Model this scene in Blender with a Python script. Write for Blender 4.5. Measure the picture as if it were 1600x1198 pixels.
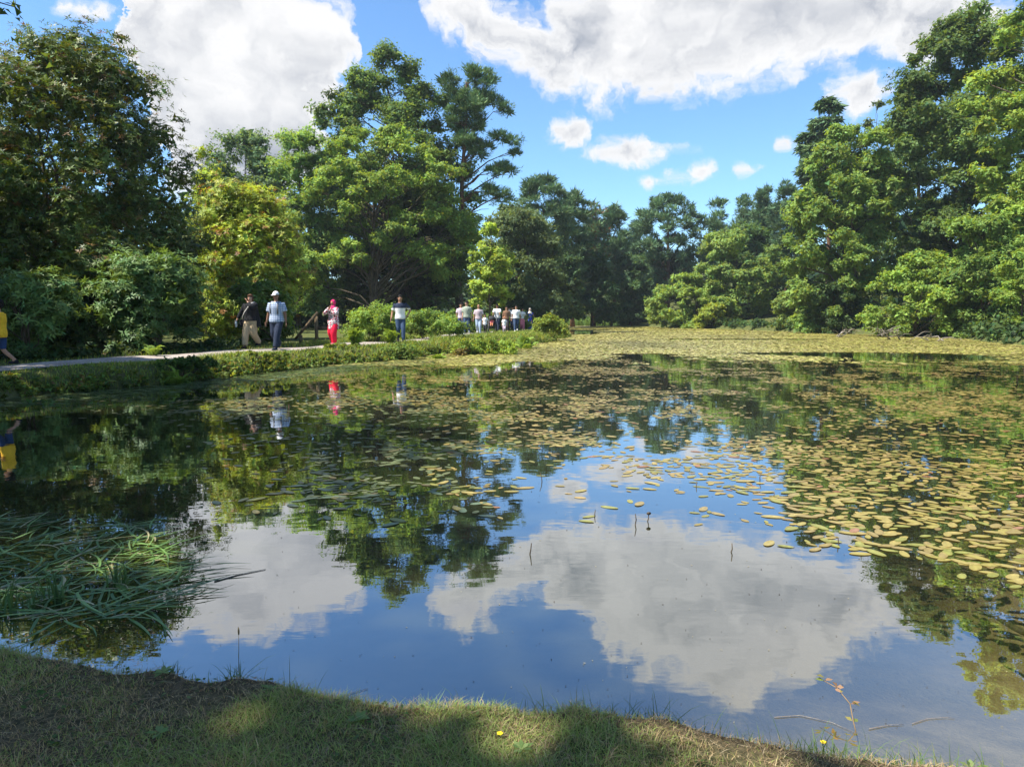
import bpy, bmesh, math, random
import numpy as np
from mathutils import Vector, Matrix

# ------------------------------------------------------------------ camera, sky, sun, exposure
SC = bpy.context.scene
for o in list(bpy.data.objects): bpy.data.objects.remove(o)
CAM_H, PITCH, FPX = 1.54, math.radians(5.5), 1101.0
cd = bpy.data.cameras.new('camera'); cam = bpy.data.objects.new('camera', cd)
SC.collection.objects.link(cam)
cam.location = (0, 0, CAM_H); cam.rotation_euler = (math.pi/2 - PITCH, 0, 0)
cd.sensor_width = 36.0; cd.lens = 36.0*FPX/1600.0
cd.clip_start = 0.05; cd.clip_end = 3000
SC.camera = cam
SUN_EL, SUN_BACK = math.radians(57), math.radians(17)     # from the left, a little behind the camera
SUN_DIR = Vector((-math.cos(SUN_EL)*math.cos(SUN_BACK), -math.cos(SUN_EL)*math.sin(SUN_BACK), math.sin(SUN_EL)))
SUN_STRENGTH, SKY_STRENGTH, EXPOSURE = 5.0, 0.105, 1.2
sd_ = bpy.data.lights.new('sun', 'SUN'); sun = bpy.data.objects.new('sun', sd_)
SC.collection.objects.link(sun)
sd_.energy = SUN_STRENGTH; sd_.angle = math.radians(0.55); sd_.color = (1.0, 0.945, 0.86)
sun.rotation_euler = SUN_DIR.to_track_quat('Z', 'Y').to_euler(); sun.location = (-30, -10, 40)
SC.view_settings.view_transform = 'Standard'; SC.view_settings.look = 'None'
SC.view_settings.exposure = EXPOSURE; SC.view_settings.gamma = 1.0
SC.view_settings.use_curve_mapping = False
SC.cycles.max_bounces = 7; SC.cycles.diffuse_bounces = 3; SC.cycles.glossy_bounces = 3
SC.cycles.transmission_bounces = 4; SC.cycles.transparent_max_bounces = 8
SC.cycles.caustics_reflective = False; SC.cycles.caustics_refractive = False
SC.cycles.use_denoising = True
SC.cycles.sample_clamp_indirect = 4.0

def ray(px, py):
    u, v = (px-800)/FPX, (599-py)/FPX
    return np.array([u, math.cos(PITCH)+v*math.sin(PITCH), -math.sin(PITCH)+v*math.cos(PITCH)])
def at(px, py, Y):
    d = ray(px, py); return np.array([0, 0, CAM_H]) + d*(Y/d[1])
def on(px, py, z=0.0):
    d = ray(px, py); return np.array([0, 0, CAM_H]) + d*((z-CAM_H)/d[2])
def azel(px, py):
    d = ray(px, py); d = d/np.linalg.norm(d)
    return math.degrees(math.atan2(d[0], d[1])), math.degrees(math.asin(d[2]))

class NT:
    """small helper to write node trees as expressions"""
    def __init__(self, tree): self.t = tree; self.n = tree.nodes; self.l = tree.links
    def node(self, typ, **kw):
        nd = self.n.new(typ)
        for k, v in kw.items(): setattr(nd, k, v)
        return nd
    def put(self, sock, v):
        if v is None: return
        if hasattr(v, 'is_output'): self.l.new(v, sock)
        else:
            try: sock.default_value = v
            except Exception: sock.default_value = tuple(v)+(1.0,)
    def m(self, op, a, b=None, c=None, clamp=False):
        nd = self.node('ShaderNodeMath', operation=op, use_clamp=clamp)
        for i, v in enumerate((a, b, c)): self.put(nd.inputs[i], v)
        return nd.outputs[0]
    def vm(self, op, a, b=None, scale=None):
        nd = self.node('ShaderNodeVectorMath', operation=op)
        self.put(nd.inputs[0], a); self.put(nd.inputs[1], b)
        if scale is not None: self.put(nd.inputs['Scale'], scale)
        return nd.outputs['Value' if op in ('DOT_PRODUCT', 'LENGTH') else 'Vector']
    def noise(self, vec, scale, detail=4, rough=0.55, dist=0.0, out=0):
        nd = self.node('ShaderNodeTexNoise')
        self.put(nd.inputs['Vector'], vec); self.put(nd.inputs['Scale'], scale)
        nd.inputs['Detail'].default_value = detail; nd.inputs['Roughness'].default_value = rough
        nd.inputs['Distortion'].default_value = dist
        return nd.outputs[out]
    def mix(self, f, a, b, blend='MIX'):
        nd = self.node('ShaderNodeMix', data_type='RGBA', blend_type=blend)
        self.put(nd.inputs[0], f); self.put(nd.inputs[6], a); self.put(nd.inputs[7], b)
        return nd.outputs[2]
    def smooth(self, v, a, b, lo=0.0, hi=1.0):
        nd = self.node('ShaderNodeMapRange', interpolation_type='SMOOTHSTEP')
        self.put(nd.inputs[0], v); self.put(nd.inputs[1], a); self.put(nd.inputs[2], b)
        self.put(nd.inputs[3], lo); self.put(nd.inputs[4], hi)
        return nd.outputs[0]
    def curve(self, v, pts):
        nd = self.node('ShaderNodeFloatCurve'); c = nd.mapping.curves[0]
        nd.mapping.use_clip = False
        c.points[0].location = pts[0]; c.points[1].location = pts[-1]
        for p in pts[1:-1]: c.points.new(*p)
        for p in c.points: p.handle_type = 'VECTOR'
        nd.mapping.update(); self.put(nd.inputs['Value'], v); return nd.outputs[0]
    def sep(self, v):
        nd = self.node('ShaderNodeSeparateXYZ'); self.put(nd.inputs[0], v); return nd.outputs
    def comb(self, x, y, z):
        nd = self.node('ShaderNodeCombineXYZ')
        for i, v in enumerate((x, y, z)): self.put(nd.inputs[i], v)
        return nd.outputs[0]

def build_world():
    w = bpy.data.worlds.new('World'); SC.world = w; w.use_nodes = True
    T = NT(w.node_tree); T.n.clear()
    sky = T.node('ShaderNodeTexSky', sky_type='NISHITA', sun_disc=False)
    sky.sun_elevation = SUN_EL; sky.sun_rotation = math.atan2(SUN_DIR.x, SUN_DIR.y)
    sky.altitude = 100; sky.air_density = 1.0; sky.dust_density = 0.15; sky.ozone_density = 2.5
    tc = T.node('ShaderNodeTexCoord').outputs['Generated']
    D = T.vm('NORMALIZE', tc); X, Y, Z = T.sep(D)
    az = T.m('MULTIPLY', T.m('ARCTAN2', X, Y), 57.29578)
    el = T.m('MULTIPLY', T.m('ARCSINE', Z), 57.29578)
    wx = T.m('MULTIPLY', T.m('SUBTRACT', T.noise(T.vm('SCALE', D, None, 1.0), 7.0, 7, 0.6), 0.5), 13.0)
    u = T.m('PINGPONG', T.m('ADD', T.m('DIVIDE', T.m('ADD', az, wx), 90.0), 0.5), 1.0)     # the same weather goes on all round
    uaz = T.m('MULTIPLY', T.m('SUBTRACT', u, 0.5), 90.0)
    P = T.comb(uaz, el, T.m('MULTIPLY', az, 0.01))
    wob = T.m('SUBTRACT', T.noise(P, 0.16, 5, 0.6), 0.5)
    fine = T.m('SUBTRACT', T.noise(P, 0.5, 8, 0.62), 0.5)
    edge = T.m('ADD', T.m('MULTIPLY', wob, 9.0), T.m('MULTIPLY', fine, 7.0))
    def conv(pts, sgn, row):
        return sorted(((azel(px, row)[0]+45)/90, sgn*azel(px, py)[1]/45) for px, py in pts)
    bot = conv([(-200, 150), (20, 78), (60, 55), (85, 0), (100, -330), (185, -330), (192, 0), (215, 120), (250, 330), (400, 330), (470, 260), (505, 150), (555, 90),
                (585, 20), (595, -330), (612, -330), (622, -20), (650, 40), (720, 85), (790, 135), (860, 155), (940, 168), (1010, 150),
                (1085, 168), (1150, 150), (1230, 130), (1300, 112), (1400, 100), (1480, 95), (1560, 85), (1650, 80)], 1, 60)
    top = conv([(60, 860), (170, 900), (240, 950), (290, 990), (400, 1012), (480, 992), (530, 965), (560, 930), (585, 800), (600, 650), (622, 800), (640, 950),
                (720, 990), (800, 972), (850, 925), (885, 985), (950, 1035), (1050, 1066), (1150, 1112), (1195, 1105),
                (1225, 1062), (1300, 1042), (1400, 990), (1480, 985), (1600, 900), (1750, 850)], -1, 1000)
    ext = lambda p: [(0.0, p[0][1])] + [q for q in p if 0.002 < q[0] < 0.998] + [(1.0, p[-1][1])]
    b = T.m('MULTIPLY', T.curve(u, ext(bot)), 45.0); t = T.m('MULTIPLY', T.curve(u, ext(top)), 45.0)
    dens = T.m('MINIMUM', T.m('SUBTRACT', el, b), T.m('SUBTRACT', t, el))
    # small fair-weather clouds under the bank: (px, py, half width px, half height px)
    for px, py, hw, hh in ((872, 205, 52, 30), (985, 238, 82, 24), (1083, 268, 30, 15), (1167, 264, 18, 12), (1240, 222, 12, 10), (1345, 145, 58, 40), (1020, 285, 22, 5), (150, 20, 20, 10)):
        a, e = azel(px, py); rx = hw/FPX*57.3*0.86; ry = hh/FPX*57.3*0.93
        q = T.m('SQRT', T.m('ADD', T.m('POWER', T.m('DIVIDE', T.m('SUBTRACT', uaz, a), rx), 2.0),
                            T.m('POWER', T.m('DIVIDE', T.m('SUBTRACT', el, e), ry), 2.0)))
        dens = T.m('MAXIMUM', dens, T.m('MULTIPLY', T.m('SUBTRACT', 1.0, q), min(ry*2.6, 4.2)))
    # higher clouds overhead, thin out of the noise
    hi = T.m('MULTIPLY', T.m('SUBTRACT', T.noise(T.vm('SCALE', D, None, 1.0), 2.6, 5, 0.55), 0.56), 60.0)
    hi = T.m('SUBTRACT', hi, T.m('MULTIPLY', T.smooth(el, 50.0, 36.0), 30.0))
    dens = T.m('MAXIMUM', dens, hi)
    d2 = T.m('ADD', dens, T.m('MULTIPLY', edge, T.smooth(dens, -5.0, 1.5, 0.1, 0.8)))
    mask = T.smooth(d2, -0.6, 1.6)
    # relief: the cloud is brighter where it thins toward the sun
    P2 = T.vm('ADD', P, (-1.6, 1.9, 0.0))
    n1 = T.noise(P, 0.12, 5, 0.5); n2 = T.noise(P2, 0.12, 5, 0.5)
    rel = T.m('MULTIPLY', T.m('SUBTRACT', n1, n2), 2.9)
    big = T.smooth(T.noise(P, 0.07, 3, 0.5), 0.36, 0.62)
    deep = T.smooth(d2, 0.8, 5.0)
    low = T.smooth(T.m('SUBTRACT', el, b), 6.0, 1.0)
    sh = T.m('SUBTRACT', 1.0, T.m('MULTIPLY', deep, T.m('ADD', 0.12, T.m('MULTIPLY', big, 0.45))))
    sh = T.m('ADD', sh, T.m('MULTIPLY', rel, T.m('ADD', 0.2, T.m('MULTIPLY', deep, 0.8))))
    sh = T.m('SUBTRACT', sh, T.m('MULTIPLY', T.m('MULTIPLY', low, deep), 0.36), None, True)
    ccol = T.mix(sh, (0.135, 0.157, 0.197), (0.435, 0.435, 0.44))
    skyc = T.mix(1.0, sky.outputs[0], (0.66, 0.86, 1.0), 'MULTIPLY')
    b1 = T.node('ShaderNodeBackground'); T.put(b1.inputs[0], skyc); b1.inputs[1].default_value = SKY_STRENGTH
    b2 = T.node('ShaderNodeBackground'); T.put(b2.inputs[0], ccol); b2.inputs[1].default_value = 1.0
    mx = T.node('ShaderNodeMixShader'); T.put(mx.inputs[0], mask)
    T.l.new(b1.outputs[0], mx.inputs[1]); T.l.new(b2.outputs[0], mx.inputs[2])
    out = T.node('ShaderNodeOutputWorld'); T.l.new(mx.outputs[0], out.inputs[0])
    w.cycles.sampling_method = 'MANUAL'; w.cycles.sample_map_resolution = 512
build_world()

# ------------------------------------------------------------------ helpers
COL = SC.collection
def link(o, parent=None):
    COL.objects.link(o)
    if parent is not None: o.parent = parent
    return o
def tag(o, label=None, cat=None, group=None, kind=None):
    if label: o['label'] = label
    if cat: o['category'] = cat
    if group: o['group'] = group
    if kind: o['kind'] = kind
    return o
def empty(name, loc, rz=0.0, label=None, cat=None, group=None):
    o = bpy.data.objects.new(name, None); o.empty_display_size = 0.1
    o.location = [float(c) for c in loc]; o.rotation_euler = (0, 0, rz)
    link(o); return tag(o, label, cat, group)
def mesh_np(name, V, faces, col=None, smooth=False):
    """faces: list of int arrays (n, k); col: per vertex rgb"""
    V = np.asarray(V, np.float32)
    me = bpy.data.meshes.new(name)
    me.vertices.add(len(V)); me.vertices.foreach_set('co', V.ravel())
    faces = [np.asarray(f, np.int32) for f in faces if len(f)]
    idx = np.concatenate([f.ravel() for f in faces]); sizes = np.concatenate([np.full(len(f), f.shape[1]) for f in faces])
    me.loops.add(len(idx)); me.loops.foreach_set('vertex_index', idx)
    me.polygons.add(len(sizes)); st = np.concatenate([[0], np.cumsum(sizes)[:-1]]).astype(np.int32)
    me.polygons.foreach_set('loop_start', st)
    if smooth: me.polygons.foreach_set('use_smooth', np.ones(len(sizes), bool))
    me.update(calc_edges=True)
    if col is not None:
        a = me.color_attributes.new('col', 'FLOAT_COLOR', 'POINT')
        c = np.ones((len(V), 4), np.float32); c[:, :3] = np.clip(col, 0.004, 0.9); a.data.foreach_set('color', c.ravel())
    return me
def obj(name, me, mat, parent=None):
    o = bpy.data.objects.new(name, me)
    if mat is not None: me.materials.clear(); me.materials.append(mat)
    return link(o, parent)
class MB:
    """collects pieces of one mesh"""
    def __init__(s): s.V = []; s.F = {}; s.n = 0
    def add(s, V, F):
        V = np.asarray(V, float).reshape(-1, 3)
        for f in F: s.F.setdefault(len(f), []).append([i+s.n for i in f])
        s.V.append(V); s.n += len(V); return s
    def tube(s, pts, rad, k=7, ry=None, caps=True, updir=None):
        pts = np.asarray(pts, float); n = len(pts); rad = np.broadcast_to(np.asarray(rad, float), (n,))
        T = np.gradient(pts, axis=0); T /= np.linalg.norm(T, axis=1)[:, None]+1e-9
        a = np.array(updir if updir is not None else ([1, 0, 0] if abs(T[0][0]) < .8 else [0, 1, 0]), float)
        ang = np.arange(k)*2*math.pi/k; V = []
        for i in range(n):
            a = a - T[i]*np.dot(a, T[i]); a /= np.linalg.norm(a)+1e-9; b = np.cross(T[i], a)
            r2 = rad[i] if ry is None else (ry[i] if hasattr(ry, '__len__') else ry)
            V += [pts[i]+a*rad[i]*math.cos(t)+b*r2*math.sin(t) for t in ang]
        F = [[i*k+j, i*k+(j+1) % k, (i+1)*k+(j+1) % k, (i+1)*k+j] for i in range(n-1) for j in range(k)]
        if caps: F += [list(range(k))[::-1], [(n-1)*k+j for j in range(k)]]
        return s.add(V, F)
    def ell(s, c, r, nu=12, nv=8, R=None, zmin=-1.0, zmax=1.0):
        c = np.asarray(c, float); V = []
        zs = np.linspace(math.asin(max(-1, zmin)), math.asin(min(1, zmax)), nv+1)
        for t in zs:
            for j in range(nu):
                p = np.array([math.cos(t)*math.cos(2*math.pi*j/nu)*r[0], math.cos(t)*math.sin(2*math.pi*j/nu)*r[1], math.sin(t)*r[2]])
                V.append(c+(R @ p if R is not None else p))
        F = [[i*nu+j, i*nu+(j+1) % nu, (i+1)*nu+(j+1) % nu, (i+1)*nu+j] for i in range(nv) for j in range(nu)]
        F += [list(range(nu))[::-1], [nv*nu+j for j in range(nu)]]
        return s.add(V, F)
    def box(s, c, h, R=None):
        c = np.asarray(c, float); V = []
        for z in (-1, 1):
            for x, y in ((-1, -1), (1, -1), (1, 1), (-1, 1)):
                p = np.array([x*h[0], y*h[1], z*h[2]]); V.append(c+(R @ p if R is not None else p))
        return s.add(V, [[3, 2, 1, 0], [4, 5, 6, 7], [0, 1, 5, 4], [1, 2, 6, 5], [2, 3, 7, 6], [3, 0, 4, 7]])
    def mesh(s, name, smooth=True, col=None):
        return mesh_np(name, np.concatenate(s.V), [np.array(f) for f in s.F.values()], col, smooth)
    def build(s, name, mat, parent=None, smooth=True): return obj(name, s.mesh(name, smooth), mat, parent)

def norm(v): return v/(np.linalg.norm(v, axis=-1, keepdims=True)+1e-9)
def leaves(P, N, A, L, W, C, fold=0.12, mid=0.45):
    """folded diamond leaves: P base, N normal, A axis, L length, W half width, C colour -> V, F, col"""
    n = len(P); A = norm(A); S = norm(np.cross(A, N)); N = np.cross(S, A)
    L = np.broadcast_to(L, (n,))[:, None]; W = np.broadcast_to(W, (n,))[:, None]
    m = P+A*L*mid+N*L*fold
    V = np.stack([P, m-S*W, P+A*L, m+S*W], 1).reshape(-1, 3)
    F = np.arange(4*n).reshape(n, 4)
    return V, F, np.repeat(np.asarray(C), 4, 0)

# ------------------------------------------------------------------ materials
MATS = {}
def new_mat(name):
    m = bpy.data.materials.new(name); m.use_nodes = True; T = NT(m.node_tree); T.n.clear()
    out = T.node('ShaderNodeOutputMaterial'); MATS[name] = m; return m, T, out
def bsdf(T, color, rough=0.6, spec=0.3, normal=None, **kw):
    b = T.node('ShaderNodeBsdfPrincipled')
    T.put(b.inputs['Base Color'], color); T.put(b.inputs['Roughness'], rough); T.put(b.inputs['Specular IOR Level'], spec)
    if normal is not None: T.put(b.inputs['Normal'], normal)
    for k, v in kw.items(): T.put(b.inputs[k], v)
    return b.outputs[0]
def bump(T, h, strength=0.4, dist=0.02):
    nd = T.node('ShaderNodeBump'); nd.inputs['Strength'].default_value = strength; nd.inputs['Distance'].default_value = dist
    T.put(nd.inputs['Height'], h); return nd.outputs[0]
def leaf_mat(name, trans=0.3, rough=0.5, spec=0.25, tint=(1.5, 1.25, 0.45)):
    m, T, out = new_mat(name)
    at_ = T.node('ShaderNodeAttribute', attribute_name='col').outputs['Color']
    tr = T.node('ShaderNodeBsdfTranslucent'); T.put(tr.inputs[0], T.mix(1.0, at_, tint, 'MULTIPLY'))
    mx = T.node('ShaderNodeMixShader'); mx.inputs[0].default_value = trans
    T.l.new(bsdf(T, at_, rough, spec), mx.inputs[1]); T.l.new(tr.outputs[0], mx.inputs[2]); T.l.new(mx.outputs[0], out.inputs[0])
    return m
leaf_mat('leaf', 0.45, 0.6, 0.2); leaf_mat('leaf_glossy', 0.3, 0.5, 0.25); leaf_mat('needle', 0.15, 0.6, 0.2, (1.2, 1.15, 0.6))
leaf_mat('pad', 0.06, 0.32, 0.5); leaf_mat('blade', 0.35, 0.55, 0.2); leaf_mat('straw', 0.1, 0.7, 0.1); leaf_mat('strap', 0.25, 0.38, 0.5)
def plain(name, color, rough=0.7, spec=0.2, var=0.25, scale=30.0, bumps=0.0):
    m, T, out = new_mat(name); tc = T.node('ShaderNodeTexCoord').outputs['Object']
    n = T.noise(tc, scale, 4, 0.6)
    c = T.mix(T.smooth(n, 0.3, 0.7), [c*(1-var) for c in color], [min(1, c*(1+var)) for c in color])
    nm = bump(T, T.noise(tc, scale*2, 3), bumps, 0.01) if bumps else None
    T.l.new(bsdf(T, c, rough, spec, nm), out.inputs[0]); return m
def bark(name, c1, c2):
    m, T, out = new_mat(name); tc = T.node('ShaderNodeTexCoord').outputs['Object']
    n = T.noise(T.vm('MULTIPLY', tc, (6.0, 6.0, 1.2)), 2.2, 6, 0.65)
    big = T.noise(tc, 0.7, 3)
    c = T.mix(T.smooth(n, 0.35, 0.65), c1, c2); c = T.mix(T.smooth(big, 0.5, 0.7, 0, 0.5), c, (0.07, 0.085, 0.04))
    T.l.new(bsdf(T, c, 0.85, 0.15, bump(T, n, 0.8, 0.05)), out.inputs[0]); return m
bark('bark', (0.05, 0.037, 0.025), (0.16, 0.125, 0.085)); bark('bark_pine', (0.07, 0.04, 0.025), (0.19, 0.10, 0.06)); bark('deadwood', (0.16, 0.13, 0.10), (0.33, 0.29, 0.235))
bark('timber', (0.11, 0.08, 0.045), (0.22, 0.16, 0.09))

# ------------------------------------------------------------------ the pond's outline and the terrain
def smoothpoly(pts, sub=4):
    pts = np.asarray(pts, float); n = len(pts); out = []
    for i in range(n):
        p0, p1, p2, p3 = pts[i-1], pts[i], pts[(i+1) % n], pts[(i+2) % n]
        for t in np.arange(sub)/sub:
            out.append(0.5*((2*p1)+(-p0+p2)*t+(2*p0-5*p1+4*p2-p3)*t*t+(-p0+3*p1-3*p2+p3)*t**3))
    return np.array(out)
near_px = [(1600, 1200), (1500, 1186), (1400, 1178), (1270, 1164), (1150, 1140), (1050, 1115), (980, 1110), (900, 1097), (830, 1102), (760, 1090), (640, 1094), (560, 1085),
           (500, 1074), (440, 1056), (390, 1050), (330, 1056), (270, 1040), (200, 1046), (140, 1034), (60, 1016), (0, 1004), (-90, 990)]
NEAR = [tuple(on(px, py, 0.11)[:2]+np.array([0, .03])) for px, py in near_px]
SHORE = NEAR + [(-3.6, 3.6), (-6.2, 5.0), (-9.0, 7.4), (-10.3, 10.2), (-9.6, 13.1), (-8.75, 14.9), (-7.6, 16.7), (-6.9, 18.6), (-6.4, 20.3), (-5.6, 21.9), (-4.95, 23.0), (-3.95, 24.9), (-2.8, 27.8),
        (-1.7, 30.6), (0.0, 34.2), (1.0, 37.2), (1.75, 40.2), (2.7, 44.5), (3.5, 48.7), (4.3, 58.0), (5.6, 75.0), (7.5, 104.0), (9, 112), (19, 113), (18.4, 104), (19.5, 96),
        (23.5, 82), (25.5, 72), (27.3, 63), (29.8, 54), (30.2, 48), (28.5, 42), (26.6, 36), (25.5, 29), (22, 18), (16, 9.5), (10.5, 4.6), (6, 2.2), (3.2, 1.75)]
SHORE = smoothpoly(SHORE, 4)
rg = np.random.default_rng(5)
jit = rg.normal(0, 1, SHORE.shape); jit = (jit+np.roll(jit, 1, 0)+np.roll(jit, -1, 0))/3
dcam = np.linalg.norm(SHORE, axis=1)
SHORE = SHORE+jit*(np.clip(dcam*0.012, 0.0, 0.3))[:, None]*np.where(dcam < 4, .35, 1)[:, None]
def pond_sd(x, y):
    """signed distance to the shore, positive on land"""
    p = np.stack([np.ravel(x), np.ravel(y)], 1).astype(float); best = np.full(len(p), 1e9); inside = np.zeros(len(p), bool)
    A, B = SHORE, np.roll(SHORE, -1, 0)
    for a, b in zip(A, B):
        d = b-a; t = np.clip(((p-a) @ d)/(d @ d+1e-12), 0, 1); q = a+t[:, None]*d
        best = np.minimum(best, ((p-q)**2).sum(1))
        c = (a[1] > p[:, 1]) != (b[1] > p[:, 1])
        with np.errstate(divide='ignore', invalid='ignore'):
            inside ^= c & (p[:, 0] < (b[0]-a[0])*(p[:, 1]-a[1])/(b[1]-a[1]+1e-15)+a[0])
    d = np.sqrt(best); return np.where(inside, -d, d).reshape(np.shape(x))
_rn = np.random.default_rng(77); _K = _rn.normal(0, 1, (24, 2)); _PH = _rn.uniform(0, 6.28, 24)
def vnoise(x, y, freq):
    """cheap smooth noise, about -1..1"""
    s = 0
    for i in range(24):
        f = freq*(0.6+1.6*(i/24.0)); k = _K[i]/np.linalg.norm(_K[i]); s = s+np.sin(f*(k[0]*x+k[1]*y)+_PH[i])
    return s/5.0
def sstep(a, b, v): t = np.clip((v-a)/(b-a), 0, 1); return t*t*(3-2*t)
def ground_z(x, y, sd=None):
    x = np.asarray(x, float); y = np.asarray(y, float)
    if sd is None: sd = pond_sd(x, y)
    nearb = 1-sstep(4.0, 9.0, np.hypot(x*0.6, y))
    bh = 0.43*(1-nearb)+0.115*nearb
    w = 0.5*(1-nearb)+0.085*nearb
    land = bh*np.clip(sd/w, 0, 1)**0.6
    land = land+nearb*(0.005*vnoise(x, y, 6)+0.003*vnoise(x, y, 30))*sstep(0.0, .08, sd)+(1-nearb)*0.03*vnoise(x, y, 1.1)*sstep(0.2, 1.5, sd)
    land = land+np.clip(sd-3, 0, 60)*0.16*sstep(16, 30, x)*sstep(10, 30, y)
    land = land+np.clip(y-116, 0, 500)*0.055*sstep(0, 15, sd)+0.02*np.clip(sd-14, 0, 60)*sstep(-6, -30, x)
    bed = -0.05-0.30*np.clip(-sd, 0, 1.6)-0.02*np.clip(-sd-1.6, 0, 30)+0.01*vnoise(x, y, 6)
    return np.where(sd > 0, land+0.004, bed*sstep(0, 0.1, -sd)-0.03)
def steps(*segs):
    out = [segs[0][0]]
    for a, b, s in segs:
        n = max(1, int(round((b-a)/s))); out += list(np.linspace(a, b, n+1)[1:])
    return np.array(out)
def grow(a, b, s0, k=1.25):
    out = []; v = a; s = s0
    while v < b: v += s; s *= k; out.append(v)
    return np.array(out)
gx = np.concatenate([-grow(15, 900, .6)[::-1], steps((-15, -3.6, .26), (-3.6, 2.4, .05), (2.4, 8, .2), (8, 34, .6)), grow(34, 900, 1.2)])
gy = np.concatenate([-grow(-1.0, 700, .4)[::-1], steps((1.0, 1.7, .1), (1.7, 3.3, .035), (3.3, 14, .35), (14, 56, .42), (56, 125, 1.6)), grow(125, 1400, 2)])
GX, GY = np.meshgrid(gx, gy); GS = pond_sd(GX, GY); GZ = ground_z(GX, GY, GS)
nx, ny = len(gx), len(gy); I = np.arange(nx*ny).reshape(ny, nx)
GF = np.stack([I[:-1, :-1], I[:-1, 1:], I[1:, 1:], I[1:, :-1]], -1).reshape(-1, 4)
# ground cover weights kept per vertex: r = lawn, g = bare soil and litter, b = pond bed
lawn = sstep(0.0, .5, GS)*(sstep(-0.35, .25, vnoise(GX, GY, .35)+0.45-0.03*np.clip(GS-6, 0, 40)))
path_pts = smoothpoly([(-13.0, 6.0), (-11.9, 10.5), (-10.6, 14.3), (-9.1, 18.9), (-7.4, 22.4), (-5.9, 26.3), (-4.4, 30.6), (-3.4, 36), (-2.9, 41), (-1.6, 45.2), (0.2, 49.5), (1.6, 54), (1.8, 60), (0.5, 70), (-30, 40), (-30, 5)], 6)[:14*6-5]
lawn = np.where(GY > 9, np.maximum(lawn, np.where(GS > -2.5, .95, .3)), lawn)
litter = np.where(GX < -8, 1.0, 0.0)*sstep(24, 18, GY)*sstep(3.4, 4.6, GS)
cw = np.stack([np.clip(lawn-litter, 0, 1), np.clip(litter, 0, 1), (GS < 0.03)*sstep(16, 9, GY)*1.0], -1).reshape(-1, 3)
g_me = mesh_np('ground', np.stack([GX, GY, GZ], -1).reshape(-1, 3), [GF], cw, True)
m, T, out = new_mat('ground')
tc = T.node('ShaderNodeTexCoord').outputs['Object']; cwn = T.sep(T.node('ShaderNodeAttribute', attribute_name='col').outputs['Vector'])
n1 = T.noise(tc, 3.0, 6, 0.65); n2 = T.noise(tc, 40.0, 5, 0.6); n3 = T.noise(tc, 0.5, 4)
soil = T.mix(T.smooth(n2, .35, .7), (0.05, 0.037, 0.023), (0.14, 0.10, 0.06))
grs = T.mix(T.smooth(n2, .3, .7), (0.035, 0.055, 0.014), (0.10, 0.125, 0.032)); grs = T.mix(T.smooth(n1, .45, .65, 0, .6), grs, (0.12, 0.11, 0.035))
land = T.mix(T.m('MULTIPLY', cwn[0], T.smooth(n1, .25, .5, .35, 1.0)), soil, grs)
land = T.mix(cwn[1], land, T.mix(T.smooth(n2, .4, .62), (0.05, 0.034, 0.022), (0.19, 0.135, 0.085)))
bedc = T.mix(T.smooth(n1, .3, .7), (0.30, 0.26, 0.14), (0.5, 0.43, 0.27)); bedc = T.mix(T.smooth(n3, .4, .65, 0, .6), bedc, (0.15, 0.15, 0.05))
c = T.mix(cwn[2], land, bedc)
T.l.new(bsdf(T, c, .92, .1, bump(T, n2, .7, .03)), out.inputs[0])
ground = obj('ground', g_me, m); tag(ground, 'grassy ground around the pond with bare soil and leaf litter', kind='structure')

# footpath: a gravel strip laid on the ground
pp = path_pts; tg = norm(np.gradient(pp, axis=0)); nrm = np.stack([-tg[:, 1], tg[:, 0]], 1)
halfw = 0.78+0.06*np.sin(np.arange(len(pp))*.9)
cols = np.linspace(-1, 1, 9); PV = []
for k, c_ in enumerate(cols):
    q = pp+nrm*(halfw*c_*(1+0.05*vnoise(pp[:, 0]+k, pp[:, 1], 3)))[:, None]
    PV.append(np.column_stack([q, ground_z(q[:, 0], q[:, 1])+0.022+0.02*(1-c_*c_)]))
PV = np.stack(PV, 1); I = np.arange(PV.shape[0]*9).reshape(-1, 9)
PF = np.stack([I[:-1, :-1], I[:-1, 1:], I[1:, 1:], I[1:, :-1]], -1).reshape(-1, 4)
m, T, out = new_mat('gravel'); tc = T.node('ShaderNodeTexCoord').outputs['Object']
vor = T.node('ShaderNodeTexVoronoi'); T.put(vor.inputs['Vector'], tc); vor.inputs['Scale'].default_value = 26
c = T.mix(T.smooth(T.sep(vor.outputs['Color'])[0], .1, .9), (0.23, 0.20, 0.175), (0.42, 0.37, 0.325)); c = T.mix(T.smooth(T.noise(tc, 1.3, 4), .45, .7, 0, .55), c, (0.25, 0.19, 0.15))
T.l.new(bsdf(T, c, .9, .15, bump(T, vor.outputs['Distance'], .6, .03)), out.inputs[0])
path = obj('footpath', mesh_np('footpath', PV.reshape(-1, 3), [PF], None, True), m); tag(path, 'pale gravel footpath along the left bank', kind='structure')

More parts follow.
